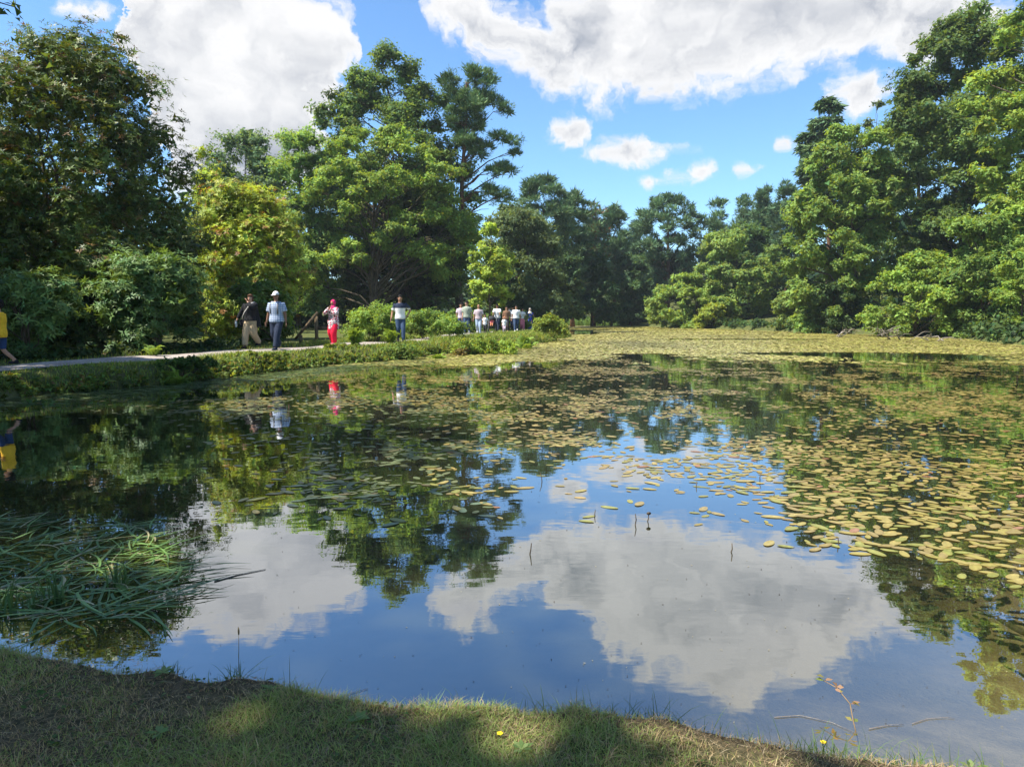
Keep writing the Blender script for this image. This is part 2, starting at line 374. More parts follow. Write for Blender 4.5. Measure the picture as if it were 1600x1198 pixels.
# water sheet (a little wider than the pond; the banks rise through it)
ctr = SHORE.mean(0); e = np.roll(SHORE, -1, 0)-np.roll(SHORE, 1, 0); e = e/(np.linalg.norm(e, axis=1)[:, None]+1e-9)
outw = np.stack([e[:, 1], -e[:, 0]], 1)
if pond_sd(*(SHORE[40:41]+outw[40:41]*.05).T)[0] < 0: outw = -outw
WX = np.concatenate([steps((-14, 36, 1.0))]); WY = steps((-0.5, 116, 1.0)); wx, wy = np.meshgrid(WX, WY)
keep = pond_sd(wx, wy) < 0.9
I = np.arange(wx.size).reshape(wx.shape); Q = np.stack([I[:-1, :-1], I[:-1, 1:], I[1:, 1:], I[1:, :-1]], -1).reshape(-1, 4)
Q = Q[keep.ravel()[Q].any(1)]
m, T, out = new_mat('water'); tc = T.node('ShaderNodeTexCoord').outputs['Object']
rp = T.m('ADD', T.m('MULTIPLY', T.noise(tc, 1.6, 3, .5), 1.0), T.m('MULTIPLY', T.noise(T.vm('MULTIPLY', tc, (.6, 1.6, 1.0)), 7.0, 2, .5), .10))
nm = bump(T, rp, 0.13, 0.02)
fr = T.node('ShaderNodeFresnel'); fr.inputs['IOR'].default_value = 1.333; T.put(fr.inputs['Normal'], nm)
fac = T.m('POWER', fr.outputs[0], 0.355)
gl = T.node('ShaderNodeBsdfGlossy'); T.put(gl.inputs['Color'], (.93, .95, .97, 1)); gl.inputs['Roughness'].default_value = 0.0; T.put(gl.inputs['Normal'], nm)
df = T.node('ShaderNodeBsdfDiffuse'); T.put(df.inputs[0], T.mix(T.noise(tc, .35, 3), (0.014, 0.017, 0.007), (0.034, 0.034, 0.014)))
tr = T.node('ShaderNodeBsdfTransparent'); T.put(tr.inputs[0], (.92, .9, .72, 1))
body = T.node('ShaderNodeMixShader'); murk = T.smooth(T.m('ADD', T.sep(tc)[1], T.m('MULTIPLY', T.sep(tc)[0], -1.0)), 0.3, 3.6, .10, .94)
T.put(body.inputs[0], murk)
T.l.new(tr.outputs[0], body.inputs[1]); T.l.new(df.outputs[0], body.inputs[2])
mx = T.node('ShaderNodeMixShader'); T.put(mx.inputs[0], fac); T.l.new(body.outputs[0], mx.inputs[1]); T.l.new(gl.outputs[0], mx.inputs[2]); T.l.new(mx.outputs[0], out.inputs[0])
uq, inv = np.unique(Q, return_inverse=True)
wv = np.stack([wx.ravel(), wy.ravel(), np.zeros(wx.size)], 1)[uq]
water = obj('pond_water', mesh_np('pond_water', wv, [inv.reshape(Q.shape)], None, True), m); tag(water, 'still pond water mirroring sky and trees', kind='structure')

# ------------------------------------------------------------------ trees
def tri_leaves(P, N, A, L, W, C, fold=0.0, mid=0.4):
    n = len(P); A = norm(A); S = norm(np.cross(A, N)); N = np.cross(S, A); L = np.broadcast_to(L, (n,))[:, None]; W = np.broadcast_to(W, (n,))[:, None]
    V = np.stack([P-S*W*.9, P+A*L, P+S*W*1.1+A*L*.25], 1).reshape(-1, 3); return V, np.arange(3*n).reshape(n, 3), np.repeat(np.asarray(C), 3, 0)
def clump_leaves(rng, C, R, flat, n, size, base, var, kind, tip=None, tipfrac=0.0, updroop=0.0, tri=True):
    """leaves on and in the shells of clumps C (k,3) of radius R (k,)"""
    k = len(C); wgt = R**2*(0.45+1.0*rng.random(k)); ci = rng.choice(k, n, p=wgt/wgt.sum())
    # every clump is a handful of sprays at random places in it, so that crowns stay ragged and open
    ns = 11; sd = norm(rng.normal(size=(k, ns, 3))); dn = (sd[..., 2] < -.3) & (rng.random((k, ns)) < .6); sd[dn, 2] *= -1
    sp = sd*(R[:, None]*rng.random((k, ns))**.45*.95)[..., None]*np.array([1, 1, flat]); sr = R[:, None]*rng.uniform(.16, .40, (k, ns))
    si = rng.integers(0, ns, n); g = rng.normal(size=(n, 3))*np.array([.62, .62, .42]); off = sp[ci, si]+g*sr[ci, si][:, None]
    P = C[ci]+off; d = norm(off/np.array([1, 1, flat])+g*.5*sr[ci, si][:, None]); r = np.linalg.norm(off, axis=1)
    cj = rng.normal(0, 1, (k, 1))
    hue = rng.normal(0, 1, (n, 1))
    col = np.asarray(base)[None]*(1+var*0.55*cj[ci]+var*0.6*rng.normal(0, 1, (n, 1)))*np.array([1, 1, 1])+np.asarray(base)[None]*hue*var*np.array([.45, .05, -.2])
    col = np.clip(col, np.asarray(base)*.35, np.asarray(base)*2.1)
    if tip is not None:
        tm = (rng.random(n) < tipfrac*(0.5+r/R[ci]*.6)*(1+.8*cj[ci, 0]))
        col[tm] = np.asarray(tip)*rng.uniform(.6, 1.25, (tm.sum(), 1))
    up = np.array([0, 0, 1.0]); lf = tri_leaves if tri else leaves
    if kind == 'broad':
        N = norm(d*.55+up*.75+rng.normal(0, .55, (n, 3))); A = np.cross(N, rng.normal(size=(n, 3))); A[:, 2] -= .25+updroop
        L = size*rng.uniform(.65, 1.35, n); V, F, c = lf(P, N, A, L, L*rng.uniform(.3, .42, n), col)
    elif kind == 'needle':
        A = norm(d*np.array([1, 1, .5])+up*.55+rng.normal(0, .5, (n, 3))); N = norm(rng.normal(size=(n, 3))+up*.6)
        L = size*rng.uniform(.7, 1.4, n); V, F, c = lf(P, N, A, L, L*.12, col, .05)
    elif kind == 'rosette':
        ax = norm(d*.8+up*.7+rng.normal(0, .35, (n, 3))); t1 = norm(np.cross(ax, rng.normal(size=(n, 3)))); t2 = np.cross(ax, t1)
        Vs = []; Fs = []; Cs = []; nv = 0
        for j in range(6):
            a = j*math.pi/3+rng.normal(0, .2, n); rad = t1*np.cos(a)[:, None]+t2*np.sin(a)[:, None]
            A = norm(rad+ax*rng.uniform(-.25, .45, (n, 1))); N = norm(ax-rad*.15)
            L = size*rng.uniform(.7, 1.25, n)
            v, f, c_ = lf(P+rad*.015, N, A, L, L*.16, col*rng.uniform(.85, 1.15, (n, 1)), -.05)
            Vs.append(v); Fs.append(f+nv); Cs.append(c_); nv += len(v)
        V, F, c = np.concatenate(Vs), np.concatenate(Fs), np.concatenate(Cs)
    elif kind == 'frondy':                                   # conifer sprays, hanging
        A = norm(d*np.array([1, 1, .2])-up*(.45+updroop)+rng.normal(0, .3, (n, 3))); N = norm(up+rng.normal(0, .5, (n, 3)))
        L = size*rng.uniform(.7, 1.4, n); V, F, c = lf(P, N, A, L, L*.22, col, .0)
    return V, F, c
def rows_world(rows, Y):
    o = []
    for py, xl, xr in rows:
        a, b = at(xl, py, Y), at(xr, py, Y); o.append((a[2], a[0], b[0]))
    return np.array(sorted(o))
def sample_clumps(rng, rw, Y, n, cr, depth=.85, back=.75, lo=None):
    z = rw[:, 0]; zz = np.linspace(z[0], z[-1], 200); wl = np.interp(zz, z, rw[:, 1]); wr = np.interp(zz, z, rw[:, 2])
    w = np.clip(wr-wl, .2, None); pz = rng.choice(zz, n, p=w/w.sum())
    C = []; R = []
    for q in pz:
        r = cr*rng.uniform(.6, 1.3); l, rr = np.interp(q, z, rw[:, 1]), np.interp(q, z, rw[:, 2]); hw = (rr-l)/2; xc = (l+rr)/2
        r = min(r, max(hw*.62, cr*.28)); qz = min(q, z[-1]-r*.55)
        while True:
            a, b = rng.uniform(-1, 1, 2)
            if a*a+b*b < 1 and (a*a+b*b > .2 or rng.random() < .35): break
        C.append((xc+a*max(hw-.75*r, 0), Y+(b if b < 0 else b*back)*max(hw*depth-.7*r, 0), qz)); R.append(r)
    return np.array(C), np.array(R)
def limb_pts(a, b, rng, sag=.12, n=5):
    a, b = np.asarray(a, float), np.asarray(b, float); L = np.linalg.norm(b-a); t = np.linspace(0, 1, n)[:, None]
    p = a+(b-a)*t; p[:, 2] += (np.sin(t[:, 0]*math.pi)*sag*L); p[1:-1] += rng.normal(0, .035*L, (n-2, 3)); return p
def tree(name, label, cat, px, Y, rows, n=20000, clumps=60, cr=1.4, flat=.7, leaf=.2, base=(.08, .13, .035), var=.3, kind='broad', mat='leaf', trunk=.25,
         barkm='bark', seed=1, limbs=26, group=None, basez=None, tip=None, tipfrac=0., droop=0., depth=.85, extra=None, trunk_top=.86, stems=1, stub=0, fill=.3, fsize=1.9):
    rng = np.random.default_rng(seed); rw = rows_world(rows, Y)
    if kind == 'needle': leaf *= .6; n = int(n*1.55)
    elif kind != 'rosette' and Y > 80: leaf *= .88; n = int(n*1.35)
    elif kind != 'rosette' and Y > 35: leaf *= .82; n = int(n*1.65)
    bx = at(px, 480, Y)[0]; bz = float(ground_z(bx, Y))-.05 if basez is None else basez
    C, R = sample_clumps(rng, rw, Y, clumps, cr, depth)
    if extra is not None:
        E = [(at(a, b, Y+dy), c/FPX*Y) for a, b, c, dy in extra]; C = np.concatenate([C, [e_[0] for e_ in E]]); R = np.concatenate([R, [e_[1] for e_ in E]])
    root = empty(name, (bx, Y, bz), 0, label, cat, group); O = np.array([bx, Y, bz])
    base = np.asarray(base)*(np.array([4.3, 3.6, 2.4]) if mat == 'needle' else np.array([2.6, 2.2, 1.7]))
    V, F, c = clump_leaves(rng, C, R, flat, n, leaf, base, var, kind, tip, tipfrac, droop)
    if fill:                                       # inner foliage closes the crown
        k2 = 'broad' if kind == 'rosette' else kind
        V2, F2, c2 = clump_leaves(rng, C, R*.6, flat, int(n*fill), leaf*(fsize if kind != 'rosette' else 1.25), base, var, k2, None, 0, droop)
        F = np.concatenate([F, F2+len(V)]); V = np.concatenate([V, V2]); c = np.concatenate([c, c2])
    obj('crown', mesh_np('crown', V-O, [F], c), MATS[mat], root)
    mb = MB(); ztop = bz+(rw[-1, 0]-bz)*trunk_top
    for s in range(stems):
        zt = ztop-(s*.12*(ztop-bz)); tz = np.linspace(bz, zt, 9); mid = np.interp(tz, rw[:, 0], (rw[:, 1]+rw[:, 2])/2)
        f = np.linspace(0, 1, 9); off = (s-(stems-1)/2)*.18*(zt-bz)*.35
        ax = np.stack([bx+(mid-bx)*f**1.6+off*f+rng.normal(0, .012*(zt-bz), 9)*f, np.full(9, Y)+rng.normal(0, .012*(zt-bz), 9)*f+rng.normal(0, .3)*f*(stems > 1), tz], 1)
        rad = trunk/(stems**.4)*((1-f)**.8*.88+.12); rad[0] *= 1.35
        mb.tube(ax-O, rad, 8)
        own = [i for i in rng.permutation(len(C))[:limbs] if i % stems == s]
        for i in own:
            h = np.linalg.norm(C[i][:2]-O[:2]); z0 = np.clip(C[i][2]-h*rng.uniform(.35, .8), bz+(zt-bz)*.12, zt*.97)
            a = np.array([np.interp(z0, tz, ax[:, k]) for k in range(3)]); r0 = np.interp(z0, tz, rad)*.48
            pts = limb_pts(a, C[i], rng); mb.tube(pts-O, np.linspace(max(r0, .02), max(.012, r0*.18), 5), 5, caps=False)
            for q in range(2):                      # forks
                e_ = C[i]+norm(rng.normal(size=3))*R[i]*.8*np.array([1, 1, flat]); mb.tube(limb_pts(pts[3], e_, rng, .05, 4)-O, np.linspace(max(r0*.35, .012), .008, 4), 4, caps=False)
    for q in range(stub):
        z0 = rng.uniform(bz+.3*(ztop-bz), ztop); a = np.array([np.interp(z0, tz, ax[:, k]) for k in range(3)])
        e_ = a+np.array([rng.choice([-1, 1])*rng.uniform(1, 2.6), rng.normal(0, .6), rng.uniform(-.2, .6)]); mb.tube(limb_pts(a, e_, rng, .1, 4)-O, np.linspace(.05, .012, 4), 4, caps=False)
    mb.build('trunk', MATS[barkm], root)
    return root

ALD = (.085, .150, .042); DRK = (.040, .075, .030); PINE = (.026, .052, .036); BLU = (.055, .105, .062)
# -- left bank, from the left edge of the picture
RH = dict(kind='rosette', mat='leaf_glossy', barkm='bark', stems=3, flat=.85)
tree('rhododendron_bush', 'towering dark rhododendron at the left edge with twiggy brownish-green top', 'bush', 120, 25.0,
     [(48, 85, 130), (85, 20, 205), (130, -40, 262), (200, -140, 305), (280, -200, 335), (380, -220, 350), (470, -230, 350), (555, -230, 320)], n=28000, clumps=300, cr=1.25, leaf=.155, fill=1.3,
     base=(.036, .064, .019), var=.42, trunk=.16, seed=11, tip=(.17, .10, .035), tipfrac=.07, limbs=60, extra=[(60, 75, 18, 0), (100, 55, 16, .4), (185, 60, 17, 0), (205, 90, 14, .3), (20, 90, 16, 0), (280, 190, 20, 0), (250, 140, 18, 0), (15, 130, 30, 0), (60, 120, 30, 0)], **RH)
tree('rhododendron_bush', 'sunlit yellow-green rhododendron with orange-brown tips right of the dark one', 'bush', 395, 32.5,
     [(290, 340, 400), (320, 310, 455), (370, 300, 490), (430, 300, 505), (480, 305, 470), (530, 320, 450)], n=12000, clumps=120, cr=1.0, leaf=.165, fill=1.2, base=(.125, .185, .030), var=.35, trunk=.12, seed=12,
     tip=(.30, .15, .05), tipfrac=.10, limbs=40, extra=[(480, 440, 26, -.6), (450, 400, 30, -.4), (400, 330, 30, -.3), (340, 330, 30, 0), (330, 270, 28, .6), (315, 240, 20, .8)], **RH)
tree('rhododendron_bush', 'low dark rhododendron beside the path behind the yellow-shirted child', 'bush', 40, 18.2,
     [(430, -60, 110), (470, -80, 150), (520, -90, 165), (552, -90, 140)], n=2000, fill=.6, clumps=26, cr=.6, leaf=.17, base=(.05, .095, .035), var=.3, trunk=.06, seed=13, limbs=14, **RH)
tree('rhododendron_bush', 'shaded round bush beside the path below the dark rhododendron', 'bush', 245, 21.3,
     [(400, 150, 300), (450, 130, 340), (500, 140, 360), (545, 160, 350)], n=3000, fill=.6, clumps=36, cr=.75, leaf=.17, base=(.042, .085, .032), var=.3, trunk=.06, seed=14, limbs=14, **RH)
tree('leafy_shrub', 'dark green shrub right behind the couple on the path', 'bush', 425, 26.0,
     [(440, 360, 440), (480, 345, 470), (520, 350, 472), (542, 360, 465)], n=6000, clumps=26, cr=.6, leaf=.13, base=(.045, .09, .025), trunk=.05, seed=15, limbs=14)
tree('leafy_tree', 'bluish-green open-crowned tree behind the yellow-green rhododendron', 'tree', 372, 64,
     [(203, 368, 392), (225, 335, 420), (260, 318, 450), (310, 318, 470), (360, 330, 470), (420, 330, 470)], n=15000, clumps=95, cr=1.3, leaf=.28, base=BLU, trunk=.2, seed=16, limbs=30, flat=.8)
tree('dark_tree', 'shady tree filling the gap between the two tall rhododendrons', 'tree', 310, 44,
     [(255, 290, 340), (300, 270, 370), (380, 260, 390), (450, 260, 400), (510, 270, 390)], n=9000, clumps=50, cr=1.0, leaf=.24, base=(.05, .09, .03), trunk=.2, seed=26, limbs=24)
tree('alder_tree', 'tallest dark green tree with flat layered top left of the pine', 'tree', 640, 63,
     [(70, 585, 640), (95, 540, 655), (125, 520, 668), (160, 495, 700), (185, 488, 728), (230, 500, 740), (300, 470, 742), (360, 450, 745), (430, 450, 740), (480, 480, 720)],
     n=50000, clumps=150, cr=1.5, flat=.72, leaf=.28, base=(.048, .092, .034), trunk=.34, seed=17, limbs=70, trunk_top=.93, extra=[(612, 92, 30, 0), (640, 112, 26, 1), (565, 122, 28, 0), (600, 135, 34, -1), (650, 145, 30, 0), (530, 158, 26, 0), (690, 160, 30, 1), (575, 165, 34, 0), (505, 190, 24, 0), (640, 180, 36, -1), (715, 200, 28, 1), (700, 235, 36, 1), (722, 270, 36, 0), (690, 300, 38, 0), (738, 312, 32, 1), (715, 345, 36, 0), (670, 250, 36, 0)])
tree('alder_tree', 'fresh green tree with bare forking trunk above the red-scarfed woman', 'tree', 583, 56,
     [(195, 560, 640), (230, 470, 700), (270, 440, 735), (320, 440, 755), (370, 450, 765), (400, 455, 750), (415, 450, 740)],
     n=48000, clumps=150, cr=.95, flat=.5, leaf=.23, base=ALD, trunk=.32, seed=18, limbs=95, depth=.6, fill=.1, stems=2, stub=9, extra=[(455, 215, 26, 3), (440, 260, 34, 3), (460, 320, 38, 2), (470, 400, 36, 1), (490, 440, 30, -1), (690, 425, 36, 2), (500, 470, 22, 0), (725, 350, 34, 1)])
tree('leafy_tree', 'light green tree left of the alder, rising above the rhododendron', 'tree', 465, 57,
     [(190, 440, 500), (230, 420, 520), (300, 415, 530), (380, 420, 540), (450, 430, 540), (500, 440, 540)], n=15000, clumps=52, cr=1.0, leaf=.23, base=(.07, .135, .045), trunk=.2, seed=19, limbs=30, flat=.8)
PN = dict(kind='needle', mat='needle', barkm='bark_pine')
tree('scots_pine', 'lone tall pine with bare trunk and ragged limbs reaching right', 'pine tree', 716, 63,
     [(106, 735, 765), (125, 690, 780), (150, 680, 778), (190, 690, 770), (240, 705, 770)], n=15000, clumps=26, cr=.85, flat=.72, leaf=.42, base=(.032, .062, .040), trunk=.33, seed=20, limbs=40, stub=12, trunk_top=.95,
     extra=[(745, 122, 24, 0), (765, 128, 16, 0), (700, 130, 22, 0), (790, 172, 15, 0), (775, 160, 18, 0), (800, 222, 16, 0), (780, 215, 16, 0), (762, 232, 14, 0), (805, 240, 10, 0), (785, 262, 16, 0), (770, 270, 14, 0), (798, 268, 12, 0), (765, 300, 18, 0), (785, 310, 18, 0), (745, 190, 18, 0), (730, 165, 22, 0), (755, 150, 18, 0)], **PN)
tree('young_tree', 'small bright green tree beside the path above the walking group', 'tree', 765, 49.5,
     [(348, 755, 775), (375, 740, 795), (410, 725, 812), (445, 722, 815), (475, 730, 800)], n=9500, clumps=42, cr=.55, leaf=.19, base=(.125, .20, .05), trunk=.09, seed=21, limbs=26, flat=.72)
tree('dark_tree', 'dark leafy tree with thick trunk behind the bank hedge', 'tree', 720, 62,
     [(310, 640, 760), (360, 620, 775), (420, 610, 770), (465, 640, 760)], n=13000, clumps=46, cr=1.1, leaf=.24, base=DRK, trunk=.36, seed=22, limbs=24, barkm='bark')
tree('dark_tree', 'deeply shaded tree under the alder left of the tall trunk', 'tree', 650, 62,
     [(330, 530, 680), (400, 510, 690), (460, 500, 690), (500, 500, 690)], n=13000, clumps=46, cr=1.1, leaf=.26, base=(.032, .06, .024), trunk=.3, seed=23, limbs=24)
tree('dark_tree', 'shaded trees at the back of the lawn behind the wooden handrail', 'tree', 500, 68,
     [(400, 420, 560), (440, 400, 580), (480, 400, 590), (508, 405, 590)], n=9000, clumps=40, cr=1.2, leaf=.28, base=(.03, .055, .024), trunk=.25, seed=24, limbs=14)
tree('willow_tree', 'smooth domed grey-green willow behind the end of the left bank', 'tree', 835, 72,
     [(328, 780, 850), (350, 755, 875), (390, 745, 890), (440, 745, 898), (480, 750, 898), (505, 760, 890)], n=24000, clumps=130, cr=1.15, leaf=.28, base=(.05, .085, .047), var=.22, trunk=.25, seed=25, limbs=30, droop=.4, flat=.8)
# -- far shore
FAR = dict(clumps=85, cr=1.05, flat=.72, leaf=.75, trunk=.3, limbs=28, **PN)
def far_pine(label, px, top, hw, Y, seed, n=8000, **kw):
    hw *= 1.15
    a = dict(FAR); a.update(kw)
    tree('far_pine', label, 'pine tree', px, Y, [(top, px-hw*.25, px+hw*.25), (top+18, px-hw*.7, px+hw*.7), (top+50, px-hw, px+hw), (top+95, px-hw*.95, px+hw*.95), (top+130, px-hw*.7, px+hw*.7), (top+150, px-hw*.6, px+hw*.6)], n=n, base=a.pop('base', PINE), seed=seed,
         group='pines on the far shore', **a)
far_pine('broad rounded pine rising behind the domed willow', 850, 277, 50, 92, 31, 11000, clumps=110)
far_pine('pine between the willow and the rust-tinged pine', 895, 300, 32, 98, 32)
far_pine('pine with rust-brown dead boughs on the far shore', 928, 318, 26, 104, 33, tip=(.20, .085, .045), tipfrac=.28)
far_pine('slim pine at the left side of the sky notch', 960, 320, 24, 108, 34)
far_pine('big pine with reddish trunk at the right side of the sky notch', 1043, 303, 52, 112, 35, 12000, clumps=110, trunk=.45)
far_pine('pine second from the sky notch on the right', 1000, 335, 24, 120, 36)
far_pine('flat-topped pine above the lakeside willow', 1122, 312, 36, 112, 37)
far_pine('pine left of the twin narrow pines', 1162, 302, 26, 116, 38)
far_pine('left one of the twin narrow pines by the oak', 1196, 292, 22, 110, 39)
far_pine('right one of the twin narrow pines by the oak', 1228, 284, 26, 104, 40)
far_pine('pine half hidden low between sky notch and big pine', 978, 372, 22, 126, 41, 5000)
FB = dict(cat='tree', kind='broad', flat=.65, trunk=.22, limbs=18)
tree('far_tree', 'dark round broadleaf tree on the far shore right of the willow', px=925, Y=100, rows=[(392, 900, 950), (420, 880, 968), (460, 872, 975), (498, 880, 970)], n=12000, clumps=50, cr=1.5, leaf=.42, base=(.028, .062, .030), seed=42, **FB)
tree('far_tree', 'mid green broadleaf tree below the sky notch', px=985, Y=106, rows=[(398, 965, 1005), (425, 950, 1025), (460, 948, 1030), (498, 955, 1030)], n=9000, clumps=40, cr=1.4, leaf=.42, base=(.034, .072, .034), seed=43, **FB)
tree('far_bush', 'small bush behind the far reeds', px=955, Y=104, rows=[(474, 945, 960), (486, 935, 985), (499, 930, 990)], n=3000, clumps=18, cr=.8, leaf=.32, base=(.045, .09, .035), seed=44, **FB)
tree('far_tree', 'dark tree in the gap under the big far pine', px=1040, Y=116, rows=[(395, 1005, 1075), (430, 1000, 1090), (470, 1000, 1090)], n=8000, clumps=40, cr=1.5, leaf=.45, base=(.026, .052, .028), seed=45, **FB)
tree('far_tree', 'green tree filling the gap between far pines and oak', px=1185, Y=98, rows=[(350, 1130, 1230), (390, 1110, 1250), (440, 1110, 1255), (490, 1120, 1250)], n=14000, clumps=60, cr=1.6, leaf=.42, base=(.036, .075, .032), seed=46, **FB)
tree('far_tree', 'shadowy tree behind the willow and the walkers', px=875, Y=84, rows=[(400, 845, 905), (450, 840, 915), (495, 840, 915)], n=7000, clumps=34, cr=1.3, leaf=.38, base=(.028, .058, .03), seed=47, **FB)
# -- right bank
RB = dict(kind='broad')
tree('willow_shrub', 'wide light green willow thicket on the point of the right bank', 'bush', 1090, 88, [(428, 1050, 1100), (448, 1020, 1140), (470, 1008, 1165), (495, 1004, 1170), (512, 1008, 1165)],
     n=18000, clumps=70, cr=1.0, leaf=.34, base=(.088, .15, .045), trunk=.1, seed=51, limbs=20, stems=3, flat=.7)
tree('leafy_tree', 'pale green spreading tree above the willow thicket', 'tree', 1150, 90, [(360, 1110, 1160), (375, 1085, 1200), (400, 1075, 1225), (440, 1060, 1240), (490, 1080, 1240)],
     n=17000, clumps=70, cr=1.2, leaf=.36, base=(.078, .135, .045), trunk=.22, seed=52, limbs=30, flat=.72)
tree('leafy_shrub', 'yellow-green shrub at the water on the right point', 'bush', 1118, 83, [(474, 1100, 1130), (490, 1085, 1142), (512, 1082, 1144)], n=4500, clumps=24, cr=.7, leaf=.3, base=(.10, .15, .036), trunk=.06, seed=53, limbs=10)
tree('leafy_shrub', 'small round shrub right of the willow thicket', 'bush', 1238, 70, [(456, 1222, 1252), (475, 1205, 1268), (512, 1205, 1265)], n=7000, clumps=26, cr=.75, leaf=.25, base=(.075, .125, .04), trunk=.06, seed=54, limbs=10)
tree('oak_tree', 'broad mid green oak with a visible pale bough on the right bank', 'tree', 1335, 62, [(192, 1300, 1365), (225, 1265, 1400), (270, 1245, 1410), (330, 1228, 1418), (390, 1222, 1420), (440, 1215, 1400), (490, 1225, 1370), (520, 1240, 1340)],
     n=42000, clumps=150, cr=1.1, leaf=.29, base=(.075, .135, .042), trunk=.4, seed=55, limbs=60, flat=.8)
tree('tall_conifer', 'dark pointed conifer standing behind the oak', 'conifer', 1292, 80, [(150, 1286, 1302), (185, 1262, 1330), (230, 1245, 1345), (280, 1240, 1360), (360, 1230, 1370)], n=15000, clumps=70, cr=1.1, leaf=.6, base=(.026, .05, .032), trunk=.3, seed=56, kind='frondy', mat='needle', barkm='bark_pine', limbs=50, flat=.68, trunk_top=.97)
tree('oak_tree', 'tall dark oak with wispy top right of the conifer', 'tree', 1500, 62, [(15, 1490, 1545), (60, 1430, 1570), (105, 1405, 1620), (150, 1385, 1640), (200, 1375, 1650), (300, 1390, 1650), (390, 1400, 1640), (450, 1410, 1600)],
     n=56000, clumps=210, cr=1.5, leaf=.3, base=(.045, .085, .032), trunk=.5, seed=57, limbs=70, flat=.8, extra=[(1455, 70, 26, 0), (1430, 95, 20, 0), (1480, 50, 22, 0), (1530, 15, 20, 0)])
tree('ash_tree', 'very tall sunlit tree filling the right edge of the view', 'tree', 1620, 50, [(-110, 1590, 1700), (-40, 1560, 1740), (20, 1555, 1760), (90, 1510, 1780), (160, 1495, 1790), (250, 1500, 1790), (340, 1510, 1790), (420, 1530, 1770)],
     n=46000, clumps=140, cr=1.1, leaf=.26, base=(.085, .145, .036), trunk=.42, seed=58, limbs=60, flat=.8)
tree('leafy_shrub', 'large bright bush overhanging the water left of the right edge', 'bush', 1430, 51.5, [(392, 1410, 1480), (420, 1370, 1530), (455, 1345, 1560), (490, 1335, 1560), (522, 1345, 1550)], n=22000, clumps=80, cr=.75, leaf=.22, base=(.082, .145, .038), trunk=.1, seed=59, limbs=26, stems=3, flat=.8)
tree('leafy_shrub', 'mid green bush between the bright bush and the right edge tree', 'bush', 1535, 47, [(340, 1480, 1570), (390, 1460, 1600), (450, 1470, 1620), (500, 1480, 1620), (532, 1490, 1610)], n=18000, clumps=70, cr=.8, leaf=.22, base=(.065, .12, .035), trunk=.12, seed=60, limbs=26, stems=2, flat=.8)
tree('leafy_shrub', 'sunlit round bush at the right edge above the water', 'bush', 1600, 40.5, [(385, 1590, 1660), (420, 1555, 1690), (470, 1540, 1700), (535, 1548, 1690)], n=15000, clumps=60, cr=.6, leaf=.18, base=(.085, .15, .036), trunk=.1, seed=61, limbs=20, stems=2, flat=.65)
tree('dark_shrub', 'dark shaded bush at the waterline under the oak', 'bush', 1300, 61, [(440, 1260, 1345), (480, 1250, 1360), (520, 1255, 1350)], n=7500, clumps=34, cr=.9, leaf=.27, base=(.03, .06, .026), trunk=.08, seed=62, limbs=12)
tree('dark_tree', 'mid green tree closing the gap between oak and dark oak', 'tree', 1425, 74, [(135, 1400, 1450), (200, 1370, 1490), (300, 1360, 1510), (400, 1350, 1510), (460, 1360, 1500)],
     n=15000, clumps=90, cr=1.5, leaf=.34, base=(.048, .09, .034), trunk=.3, seed=64, limbs=24, flat=.8)
tree('dark_tree', 'dull green tree between the lone pine and the domed willow', 'tree', 795, 84, [(318, 775, 815), (350, 755, 845), (420, 745, 860), (490, 750, 860)],
     n=9000, clumps=60, cr=1.4, leaf=.38, base=(.036, .068, .036), trunk=.25, seed=65, limbs=14, flat=.8)
tree('bare_tree', 'wispy grey-green treetop between conifer and dark oak', 'tree', 1365, 84, [(158, 1358, 1380), (185, 1345, 1400), (230, 1340, 1410), (330, 1340, 1410)], n=5000, clumps=26, cr=1.1, leaf=.34, base=(.05, .08, .04), trunk=.25, seed=63, limbs=40, stub=16, flat=.72)
# -- tall trees left of the view; their shade lies over the near bank and the left of the pond
def shade_tree(label, x, y, h, r, seed, n=7000, leaf=.42, low=.3):
    rng = np.random.default_rng(seed); bz = float(ground_z(x, y))-.05; k = 42
    C = []; R = []
    for i in range(k):
        d = norm(rng.normal(size=3))*rng.random()**.33; C.append((x+d[0]*r*.8, y+d[1]*r*.8, bz+h*(1+low)/2+d[2]*h*(1-low)/2*.85)); R.append(r*rng.uniform(.22, .4))
    C, R = np.array(C), np.array(R); root = empty('beech_tree', (x, y, bz), 0, label, 'tree'); O = np.array([x, y, bz])
    V, F, c = clump_leaves(rng, C, R, .6, n, leaf, (.05, .095, .03), .3, 'broad'); obj('crown', mesh_np('crown', V-O, [F], c), MATS['leaf'], root)
    mb = MB(); tz = np.linspace(0, h*.85, 7); mb.tube(np.stack([rng.normal(0, .12, 7), rng.normal(0, .12, 7), tz], 1), np.linspace(.38, .06, 7), 8)
    for i in range(24):
        z0 = max(h*.2, C[i][2]-bz-r*.5); mb.tube(limb_pts((0, 0, min(z0, h*.8)), C[i]-O, rng), np.linspace(.11, .02, 5), 5, caps=False)
    mb.build('trunk', MATS['bark'], root); return root
shade_tree('tall beech outside the left of the view, nearest the camera', -11.7, -1.0, 19.0, 4.9, 71, 8500)
shade_tree('tall beech outside the left of the view behind the tall rhododendron', -21.5, 18.6, 15.5, 4.0, 76)
shade_tree('tall beech outside the left of the view beside the camera bank', -13.0, 5.0, 17, 4.6, 72)
shade_tree('tall beech outside the left of the view beyond the footpath', -16.4, 11.8, 16, 4.2, 73)
t = shade_tree('tall beech whose bough tips hang into the top left corner', -18.6, 15.5, 12, 2.6, 74, low=.4)
rng = np.random.default_rng(75); O = np.array(t.location)
